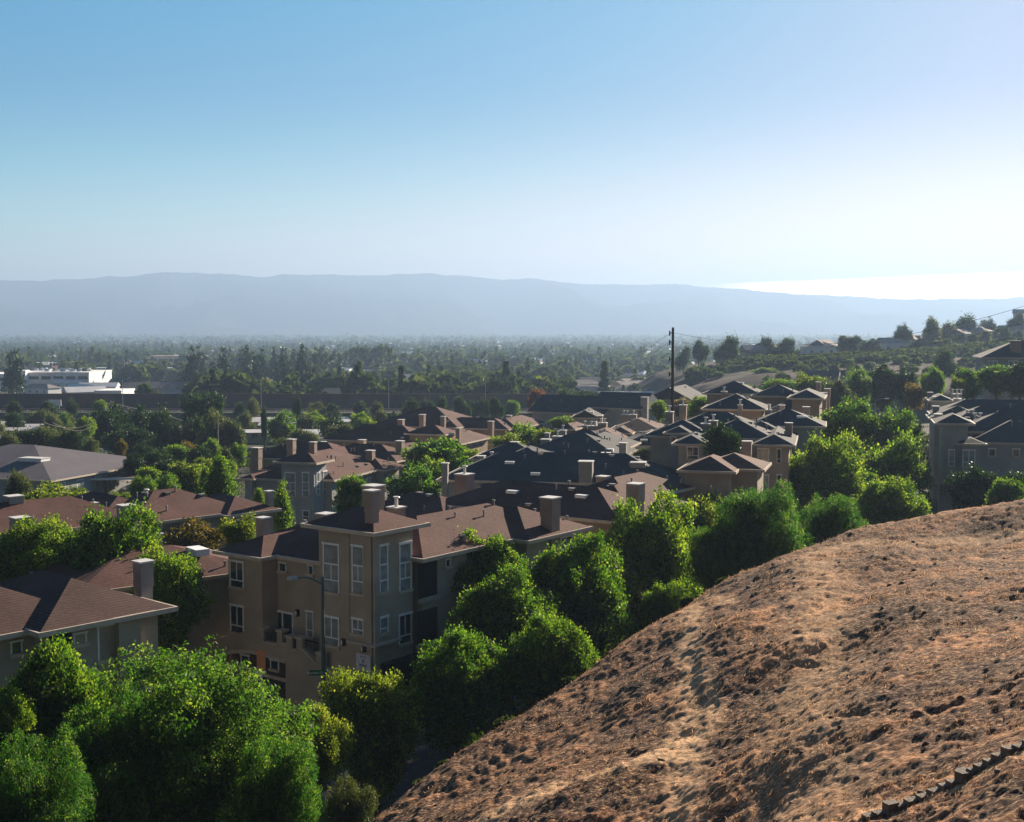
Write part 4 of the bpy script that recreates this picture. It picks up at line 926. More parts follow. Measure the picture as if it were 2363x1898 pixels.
for (x0, y0, x1, y1, st) in ((1940,1040,1975,1078,'small'),(2090,1042,2125,1080,'small')):
    (X0, Y0), (X1, Y1) = c3(x0, y0), c3(x1, y1); b.wpx('L', X0, Y0, X1, Y1, .6 + .57, st)
chs(b, c3, [(1600, 1648, 825, 140, 3.5), (1590, 1630, 776, 148, 3.5), (1790, 1850, 835, 138, 2.5, 2), (1842, 1895, 855, 136, 2.5, 2), (1720, 1765, 728, 156, 3, 1), (1755, 1822, 765, 154, 4, 3), (1560, 1590, 690, 172, 4), (1590, 1640, 716, 168, 2.5)]); b.done()
b = bld('smaller dark pyramid-roofed block behind the round turret at the right edge', 15, c3(1722, 745), -9.7, wall='stucco_grey', roof='roof_slate', chim='chimg')
b.block(0, 8, 0, b.len_l(2144), pitch=24); chs(b, c3, [(1710, 1770, 700, 172, 3, 3)]); b.done()
# N top right house
b = Bld('house', 'grey two-storey house with dark green roof above the trees at the right edge', 14, (2470, 828), -4.9, wall='stucco_grey', roof='roof_slate', group=None, cat='house', tp=24)
b.block(0, 13, 0, b.len_l(2264), b.z, vents=3); b.rows('L', 4, 13, .56, b.z - .5, 3); chs(b, c5b, [(1990, 2120, 455, 205, 4)]); b.done()

# left row P, Q, Rr, S
b = bld('blue-grey walled tower block left of centre with tall white windows and three chimneys', 20, (729.4, 1071.5), -14.6, wall='stucco_grey', chim='chim')
lt = b.len_l(631.6); rt = b.len_r(770); b.block(0, rt, 0, lt, pitch=23, oh=.6)
b.block(1.2, 9, 2, b.len_l(560), b.z - 2.1, vents=3); b.block(.6, 6, b.len_l(560) - 1, b.len_l(541), b.z - 2.15); b.block(rt - 1.5, 17, -.8, 7, b.z - 2.1, vents=9); b.block(13, 18.5, -1.9, 6.5, b.z - 2.08, vents=2); b.block(8, 22, 4, 12, b.z - 2.0, vents=3)
for (x0, y0, x1, y1, st) in ((970,392,1045,575,'tall'),(1110,390,1155,575,'tall'),(1112,695,1155,755,'std'),(1005,695,1045,770,'std')):
    (X0, Y0), (X1, Y1) = c2b(x0, y0), c2b(x1, y1); b.wpx('L', X0, Y0, X1, Y1, .6, st)
for (x0, y0, x1, y1, st) in ((1272,380,1298,560,'tall'),(1220,390,1240,560,'tall')):
    (X0, Y0), (X1, Y1) = c2b(x0, y0), c2b(x1, y1); b.wpx('R', X0, Y0, X1, Y1, .6, st)
b.rows('R', 8, 16, -.2, b.z - 2.9, 3, w=1.0)
chs(b, c2b, [(693, 785, 190, 146, 4), (976, 1056, 122, 148, 4.5), (1160, 1222, 145, 139, 5), (1610, 1690, 212, 149, 4)]); b.done()
b = bld('brown-roofed block behind the blue-grey tower with a lit hip and one chimney', 20, c2b(1862, 303), -16.7, chim='chim')
b.block(0, 8, 0, 12, vents=4); b.block(3, 14, -1, 6, b.z, vents=5); b.block(-3, 6, 6, 20, b.z + .1, vents=3); b.rows('R', 1, 11, -.4, b.z - .6, 3)
chs(b, c2b, [(1850, 1925, 135, 160, 4), (1550, 1618, 126, 175, 3)]); b.done()
b = bld('brown-roofed block with four chimneys beyond the yellow-green trees left of centre', 20, c2(665, 688), -15.5, chim='chim', wall='stucco_brown')
b.block(0, 5.5, 0, b.len_l(c2(413, 0)[0]), pitch=23); b.block(2, 16, -1.2, 6, b.z - 1.6, vents=8); b.block(0, 10, 4, 20, b.z - 1.3, vents=3); b.rows('R', 4, 15, -.6, b.z - 2.2, 4)
chs(b, c2, [(368, 415, 592, 196, 5), (502, 546, 560, 198, 4.5), (636, 672, 572, 190, 5), (730, 765, 645, 184, 4.5), (930, 972, 602, 200, 4.5)]); b.done()
b = bld('farthest brown-roofed block of the left row with a lit triangle hip, thin chimney beyond', 20, c2(1060, 655), -16.6, chim='chim', wall='stucco_brown')
b.block(0, 8, 0, 14, vents=4, pitch=21); b.block(2, 17, -.9, 6, b.z, vents=4); b.block(-2, 12, 8, 24, b.z + .2, vents=2); b.rows('R', 1, 15, -.35, b.z - .5, 4)
chs(b, c2, [(1045, 1083, 565, 215, 4.5), (1217, 1246, 534, 235, 4)]); b.done()

# gabled houses beyond the centre (dark green roofs)
for (lab, az, near, z, lr, l_l, gb, chl) in (
    ('dark-roofed gabled house in front of the tall utility pole', 20, (1597, 925), -13.0, 14, 8.5, 'r', [(1200, 1285, 292, 216, 5)]),
    ('dark-roofed house left of the utility pole, its long roof plane in shade', 30, (1392, 958), -15.0, 11, 15, 'l', [(538, 580, 400, 225, 4)]),
    ('gabled house between its two larger neighbours left of the utility pole', 30, (1478, 946), -14.0, 10, 10, 'l', []),
    ('small gabled house with a pale triangular front at centre', 8, (1383, 966), -14.6, 8, 4.6, 'r', [(1000, 1028, 238, 250, 3)])):
    b = Bld('house', lab, az, near, z, wall='stucco_grey', roof='roof_slate', group='gabled houses beyond the estate', cat='house', chim='chimg', tp=27)
    b.block(0, lr, 0, l_l, gable=gb, vents=3); chs(b, c4b, chl); b.done()
b = Bld('house', 'gabled house with dark roof peeking over trees below the far hill', 20, c6b(1560, 600), -14.0, wall='stucco_grey', roof='roof_slate', group=None, cat='house', tp=27)
b.block(0, 10, -8, 1, gable='l'); b.block(4, 14, -16, 0, b.z); b.done()

# big lavender-grey roof at left, its carport
b = Bld('long_low_building', 'wide low building with a lavender-grey roof and pale rooftop box at the left edge', 18, (118, 1112), -20.2, wall='stucco_grey', roof='roof_lav', group=None, cat='building', tp=13)
b.block(0, 26, 0, 30, vents=0, pitch=14)
for (x0, x1, yt, D, dn, w_) in ((225, 625, 850, 174, 2.5, 'white'), (1330, 1415, 955, 188, 2.5, 'white'), (1485, 1525, 940, 190, 2.5, 'white')):
    X0, Y = x0 / 5.39, 900 + yt / 5.39; X1 = x1 / 5.39; o = b.chimney(X0, X1, Y, D, dn, 0, MT['white'], ratio=.5); o.name = 'rooftop_unit'
b.rows('R', 1, 24, .6, b.z - .6, 6, levels=1); b.done()
ct = at_z(178, 1108, -21.0); cr_ = at_z(432, 1103, -21.0)
root = empty('carport', (ct.x, ct.y, g1(ct.x, ct.y))); tag(root, 'long flat-roofed open carport with a white edge behind the left trees', 'carport')
v = Vector((cr_.x - ct.x, cr_.y - ct.y, 0)); L_ = v.length; root.rotation_euler = (0, 0, math.atan2(v.y, v.x)); hgt = -21 - root.location.z
MB().quadbox(0, L_, 0, 6, hgt - .12, hgt + .10).build('roof_slab', MT['garage'], root); MB().quadbox(-.1, L_ + .1, -.12, -.003, hgt - .1, hgt + .18).build('fascia', MT['white'], root)
for i in range(5):
    for y in (.4, 5.6): MB().quadbox(L_ * i / 4 - .1 + (.2 if i == 0 else -.2 if i == 4 else 0), L_ * i / 4 + .1 + (.2 if i == 0 else -.2 if i == 4 else 0), y - .1, y + .1, 0, hgt - .122).build('post', MT['garage'], root)
ORD = ['first','second','third','fourth','fifth','sixth','seventh','eighth','ninth','tenth','eleventh','twelfth','thirteenth','fourteenth','fifteenth','sixteenth','seventeenth','eighteenth','nineteenth','twentieth','twenty-first']
# ------------------------------------------------------------------ roads
def strip(name, pts, w, dz, m, kind='structure'):
    V = []; F_ = []
    P = [Vector(p) for p in pts]
    for i, p in enumerate(P):
        d = (P[min(i + 1, len(P) - 1)] - P[max(i - 1, 0)]); n = Vector((-d.y, d.x, 0)).normalized() * w / 2
        for q in (p - n, p + n): V.append((q.x, q.y, p.z + dz))
        if i: F_.append((2*i-2, 2*i-1, 2*i+1, 2*i))
    return tag(link(name, np_mesh(name, V, F_, m)), kind=kind)
u = mainb.u; n_ = mainb.n
rd = []
for t in range(-60, 130, 5):
    q = mainb.O + u * t - n_ * 6.2; q = q + n_ * (-.0012 * max(t - 20, 0) ** 2); rd.append((q.x, q.y, g1(q.x, q.y)))
strip('road', rd, 7.5, .06, MT['asphalt'])
kb = [(p[0] + n_.x * 4.0, p[1] + n_.y * 4.0, p[2]) for p in rd]
kerb = MB()
for a, c in zip(kb[:-1], kb[1:]): kerb.prism([Vector(a) + n_ * .15, Vector(a) - n_ * .15, Vector(c) - n_ * .15, Vector(c) + n_ * .15], (0, 0, .17))
tag(kerb.build('kerb', MT['concrete']), kind='structure')
strip('pavement', [(p[0] + n_.x * 5.1, p[1] + n_.y * 5.1, p[2]) for p in rd], 1.9, .15, MT['concrete'])

# ------------------------------------------------------------------ freeway with sound wall
fw0 = at_z(-700, 950, -24.2); fw1 = at_z(1500, 952, -24.2)
d = (fw1 - fw0); d.z = 0; fl = d.length; d.normalize(); nb = Vector((-d.y, d.x, 0))
bank = MB(); 
for (o0, z0, o1, z1) in ((-14, -30, -4, -24.2), (-4, -24.2, 26, -24.2), (26, -24.2, 34, -32)):
    A, B = fw0 + nb * o0, fw1 + nb * o0; E_, G_ = fw1 + nb * o1, fw0 + nb * o1
    A.z = B.z = z0; E_.z = G_.z = z1
    bank.poly([A, B, E_, G_], [(0, 1, 2, 3)])
tag(bank.build('embankment', surf('embankment_green', (.020, .035, .018), (.045, .055, .028), .12, 1, .8, 1)), kind='structure')
A, B = fw0 + nb * 2, fw1 + nb * 2
strip('freeway', [(A.x + d.x * 0 + nb.x * 9, A.y + nb.y * 9, -24.2), (B.x + nb.x * 9, B.y + nb.y * 9, -24.2)], 20, .03, surf('freeway_surface', (.016, .015, .018), (.026, .024, .028), .3, 1, spec=.05))
sw_ = empty('sound_wall', (fw0.x + nb.x * 24, fw0.y + nb.y * 24, -24.3), math.atan2(d.y, d.x)); tag(sw_, 'long brown sound wall along the freeway across the valley', 'wall')
MB().quadbox(0, fl, 0, .3, 0, 3.9).build('wall_panel', MT['soundwall'], sw_)
MB().quadbox(0, fl, -.05, .35, 3.903, 4.1).build('wall_cap', MT['soundwall'], sw_)
pl = MB(); 
for i in range(int(fl / 6)): pl.quadbox(i*6, i*6 + .45, -.12, -.003, 0, 3.9)
po = pl.build('pilasters', MT['soundwall'], sw_); po['kind'] = 'stuff'
gr_ = empty('guard_rail', (fw0.x + nb.x * 1, fw0.y + nb.y * 1, -24.2), math.atan2(d.y, d.x)); tag(gr_, 'thin metal guard rail on the near edge of the freeway', 'guard rail')
MB().quadbox(0, fl, 0, .08, .45, .8).build('rail', MT['soundwall'], gr_)
gp = MB()
for i in range(int(fl / 4)): gp.quadbox(i*4, i*4+.12, .083, .2, -.1, .75)
gp.build('posts', MT['metal'], gr_)['kind'] = 'stuff'
# freeway light poles and roadside sign
for i, (x, lab) in enumerate(((603, 'slim light pole on the freeway, left of the power lines'), (790 * .371 * .9 + 20, 'leftmost slim light pole on the freeway'), (897, 'slim light pole on the freeway below the twin palms'), (1120, 'slim light pole on the freeway near the reddish tree'))):
    p = at_z(x, 945, -24.2); r0 = empty('street_lamp', p); tag(r0, lab, 'street lamp', 'freeway light poles')
    m_ = MB(); m_.tube((0,0,0), (0,0,9), .11, .07, 8); m_.build('pole', MT['metal'], r0)
    MB().tube((0,0,8.9), (1.6,0,9.3), .05, .05, 6).build('arm', MT['metal'], r0); MB().quadbox(1.5,2.2,-.15,.15,9.2,9.36).build('lamp_head', MT['metal'], r0)
p0, p1 = at_d(*c8(475, 655), 372), at_d(*c8(607, 655), 372)
bs = empty('billboard', (p0.x, p0.y, -24.2)); tag(bs, 'pale blank board standing beside the freeway at left', 'sign')
MB().quadbox(0, (p1 - p0).x, 0, .2, 1.0, 2.9).build('board', MT['white'], bs)
for x in (.6, (p1 - p0).x - .8): MB().quadbox(x, x + .2, .203, .4, 0, 2).build('post', MT['metal'], bs)

# ------------------------------------------------------------------ utility pole, wires
pt = at_d(1553, 756, 150); gpz = g1(pt.x, pt.y)
up = empty('utility_pole', (pt.x, pt.y, gpz)); tag(up, 'tall dark wooden utility pole standing above the rooftops right of centre', 'utility pole'); H_ = pt.z - gpz
MB().tube((0,0,0), (0,0,H_), .26, .15, 10).build('pole', MT['wood'], up)
hw = MB()
for k, z in enumerate((H_ - .5, H_ - 1.6, H_ - 3.6, H_ - 5.4)): hw.tube((0,0,z), (-.38,0,z-.3), .07, .05, 6); hw.tube((-.38,0,z-.5), (-.38,0,z+.1), .09, .09, 8)
hw.build('insulator_bracket', MT['wood'], up)
MB().quadbox(-.8,.8,-.06,.06,H_-9.4,H_-9.28).build('cross_arm', MT['metal'], up)
def wire(name, A, B, sag, label, group, r=.03, m='wire', n=28):
    pts = [A.lerp(B, i / n) + Vector((0, 0, -sag * 4 * (i / n) * (1 - i / n))) for i in range(n + 1)]
    b_ = MB(); b_.path(pts, r, 4); tag(b_.build(name, MT[m]), label, 'power line', group)
G1 = 'wires strung from the tall utility pole'
wire('power_line', at_d(1552, 768, 150), at_d(2500, 660, 120), 3.2, 'topmost thin wire running right from the tall utility pole', G1, .022, 'wired')
wire('power_line', at_d(1552, 786, 150), at_d(2500, 705, 120), 3.0, 'second thin wire running right from the tall utility pole', G1, .020, 'wired')
wire('power_line', at_d(1552, 800, 150), at_d(2500, 735, 120), 3.0, 'lowest thin wire running right from the tall utility pole', G1, .018, 'wired')
wire('power_line', at_d(1549, 768, 150), at_d(1180, 880, 700), 9, 'topmost thin wire running left from the tall utility pole', G1, .02, 'wired')
wire('power_line', at_d(1549, 786, 150), at_d(1180, 892, 700), 9, 'second thin wire running left from the tall utility pole', G1, .02, 'wired')
wire('power_line', at_d(1549, 812, 150), at_d(1180, 905, 700), 9, 'lowest thin wire running left from the tall utility pole', G1, .02, 'wired')
G2 = 'pale power lines sagging across the valley at left'
for i, (a, da, b_, db, sg_, lab) in enumerate((((270,606), 150, (690,478), 330, 3, 'near left span ending by the dark trees'), ((330,608), 155, (670,486), 335, 3.5, 'lower near left span beside the first'),
    ((690,478), 330, (1345,270), 620, 9, 'topmost sagging span at left'), ((670,486), 335, (1420,290), 640, 14, 'second sagging span at left'), ((790,515), 300, (1530,320), 560, 12, 'third sagging span at left'),
    ((1000,540), 300, (1560,345), 560, 9, 'lowest sagging span at left'), ((1530,320), 560, (1850,262), 800, 10, 'right upper span towards the palms'), ((1560,345), 560, (1870,280), 800, 13, 'right lower span towards the palms'))):
    wire('power_line', at_d(*c1(*a), da), at_d(*c1(*b_), db), sg_, 'pale power line, ' + lab, G2, .00016 * (da + db) / 2 * .6)
for (x, y, D, yb, lab) in ((1345, 262, 620, 450, 'tall thin power pole among dark trees left of centre'), (1530, 312, 560, 450, 'thin power pole with crossarm, right of the first pole'), (690, 470, 330, 560, 'short power pole beside the freeway at left'), (1355, 590, 210, 860, 'pale thin power pole with crossarm before the dark trees')):
    p = at_d(*c1(x, y), D); g_ = g1(p.x, p.y); r0 = empty('utility_pole', (p.x, p.y, g_)); tag(r0, lab, 'utility pole', 'power poles in the valley')
    MB().tube((0,0,0), (0,0,p.z-g_), .13, .09, 8).build('pole', MT['metal'], r0); MB().quadbox(-1.1,1.1,-.06,.06,p.z-g_-1.6,p.z-g_-1.45).build('cross_arm', MT['wood'], r0)

# ------------------------------------------------------------------ street lamp and street name sign by the corner building
lp = at_d(*c5(925, 730), 64.0); g_ = g1(lp.x, lp.y); Hh = lp.z - g_
sl = empty('street_lamp', (lp.x, lp.y, g_)); tag(sl, 'green-grey street lamp with curved arm before the corner building', 'street lamp')
MB().tube((0,0,0), (0,0,Hh), .13, .085, 10).build('pole', MT['pole_green'], sl)
e = at_d(*c5(722, 742), 64.0) - Vector((lp.x, lp.y, g_)); arm = []
s0 = at_d(*c5(922, 782), 64.0) - Vector((lp.x, lp.y, g_))
for i in range(11): t = i / 10; arm.append(Vector((s0.x + (e.x - s0.x) * t, .0, s0.z + (e.z - s0.z) * (1 - (1 - t) ** 2.2) + .10 * math.sin(math.pi * t))))
MB().path(arm, .05, 7).build('arm', MT['pole_green'], sl)
hd = MB(); hd.tube(e + Vector((.18,0,.0)), e + Vector((-.1,0,.0)), .07, .16, 8); hd.tube(e + Vector((-.1,0,0)), e + Vector((-.38,0,-.02)), .16, .09, 8); hd.build('lamp_head', MT['metal'], sl)
sp0 = at_d(*c5(828, 1425), 63.8); sp1 = at_d(*c5(918, 1425), 63.8); zt = at_d(*c5(870, 1406), 63.8).z; zb = at_d(*c5(870, 1446), 63.8).z; W_ = sp1.x - sp0.x; H2_ = zt - zb
ss = empty('street_sign', (sp0.x, sp0.y, zb)); tag(ss, 'green street name sign mounted on the curved street lamp', 'sign')
Mi = Matrix(((1,0,0,0),(0,-1,0,0),(0,0,1,0),(0,0,0,1)))
MB().quadbox(0, W_ + .3, -.02, .02, 0, H2_).build('plate', MT['sign_green'], ss)
text('lettering', 'Rayview Ct', H2_ * .62, ss, Mi, W_ / 2, H2_ * .3, .025, 'white')
# post with a small board before the garage, sunlight painted into its orange
q = at_d(*c5(480, 1412), 67.5); g_ = g1(q.x, q.y); bp_ = empty('signpost', (q.x, q.y, g_)); tag(bp_, 'pale post with a small board painted sunlit orange before the garage arch', 'signpost')
MB().quadbox(-.07,.07,-.07,.07,0,q.z-g_).build('post', MT['white'], bp_); MB().quadbox(-.30,.30,-.09,-.073,q.z-g_-.1,q.z-g_+.02).build('crossbar', MT['white'], bp_)
MB().quadbox(-.22,.25,-.04,.0,q.z-g_+.025,q.z-g_+1.15).build('board', MT['orange'], bp_)
# second street lamps far right
for (x, y, D, lab) in ((495, 1150, 210, 'pale street lamp among dark shrubs on the far road at right'), (680, 1475, 150, 'street lamp arm above the light green trees at right'),):
    p = at_d(*c5b(x, y), D); g_ = g1(p.x, p.y); r0 = empty('street_lamp', (p.x, p.y, g_)); tag(r0, lab, 'street lamp')
    h = p.z - g_; MB().tube((-1.8,0,0), (-1.8,0,h-.4), .1, .07, 8).build('pole', MT['metal'], r0); MB().path([Vector((-1.8,0,h-.4)), Vector((-1.1,0,h-.05)), Vector((-.2,0,h))], .05, 6).build('arm', MT['metal'], r0); MB().quadbox(-.2,.45,-.15,.15,h-.08,h+.07).build('lamp_head', MT['white'], r0)
# parked car partly hidden behind the hill
def car(x, y, z, rz, label, m, group=None, cat='car', small=False):
    r0 = empty('parked_car', (x, y, z), rz); tag(r0, label, cat, group)
    pr = [(-2.2,.35),(-2.25,.75),(-1.9,.95),(-1.2,1.0),(-.6,1.42),(.7,1.45),(1.4,1.02),(2.1,.85),(2.25,.6),(2.2,.35)]
    b_ = MB(); b_.prism([Vector((a, -.88, c)) for a, c in pr], (0, 1.76, 0)); b_.build('body', m, r0)
    if small: return r0
    g_ = MB(); g_.prism([Vector((a, -.885, c)) for a, c in [(-1.05,1.02),(-.58,1.36),(.62,1.38),(1.15,1.05)]], (0, 1.77, 0)); g_.build('side_windows', MT['glass'], r0)
    for a in (-1.4, 1.4):
        for c in (-.9, .72): w_ = MB(); w_.tube((a, c, .34), (a, c + .18, .34), .34, .34, 14); w_.build('wheel', MT['dark'], r0)
    return r0
p = at_d(*dd(1158, 1475), 66); car(p.x, p.y, g1(p.x, p.y) + .06, R(50), 'white car parked on the shaded road just behind the hill edge', MT['whitewall'])

# edging blocks on the hillside (one thing each)
blk = []
lines = [((2363,1718),(2315,1742),24.5),]
row = [(2008,1894),(2032,1880),(2056,1866,1),(2082,1862),(2105,1851),(2133,1842),(2158,1832),(2184,1821),(2202,1811),(2223,1795,2),(2250,1790),(2266,1779),(2288,1767),(2307,1757),(2330,1744,1),(2355,1732),(2378,1722),(2400,1712)]
hits = [hill_hit2(r_[0], r_[1]) for r_ in row]; ii = np.arange(len(row)); fD = np.polyfit(ii, [h.y for h in hits], 2)
hits = [at_d(r_[0], r_[1], float(np.polyval(fD, i))) for i, r_ in enumerate(row)]
for i, rr_ in enumerate(row):
    px, py = rr_[0], rr_[1]; lift = rr_[2] if len(rr_) > 2 else 0
    p = hits[i]; sz = float((hill_f(np.array([p.x]), np.array([p.y])) + hill_detail(np.array([p.x]), np.array([p.y]))[0])[0]); p.z = max(p.z, sz + .02)
    o_ = MB(); w_, h_, d_ = .15, (.10 if not lift else .12), .10
    pr = [(-w_, -d_), (w_ * .82, -d_), (w_, -d_ * .2), (w_ * .9, d_), (-w_ * .9, d_), (-w_, d_ * .1)] if lift != 2 else [(-.17, -.15), (.08, -.18), (.21, -.06), (.20, .12), (-.04, .15), (-.19, .04)]
    o_.prism([Vector((x + random.uniform(-.01, .01), y, 0)) for x, y in pr], (0, 0, h_ + .3)); me = o_.mesh('edging_block', MT['block'])
    o = link('edging_block', me, None, (p.x, p.y, p.z - .34 + (.05 if lift == 1 else .07 if lift == 2 else 0)), R(24) + random.uniform(-.05, .05))
    word = {0: 'leftmost', len(row) - 1: 'rightmost'}.get(i)
    if word: lab = 'flat concrete edging block, %s of the row crossing the hillside' % word
    elif lift == 2: lab = 'large raised concrete block in the middle of the edging row'
    elif lift == 1: lab = 'raised concrete edging block nearer the %s end of the row' % ('left' if i < 9 else 'right')
    else: lab = 'flat concrete edging block, %s from the left end of the hillside row' % ORD[i]
    tag(o, lab, 'edging block', 'concrete edging blocks on the hillside')

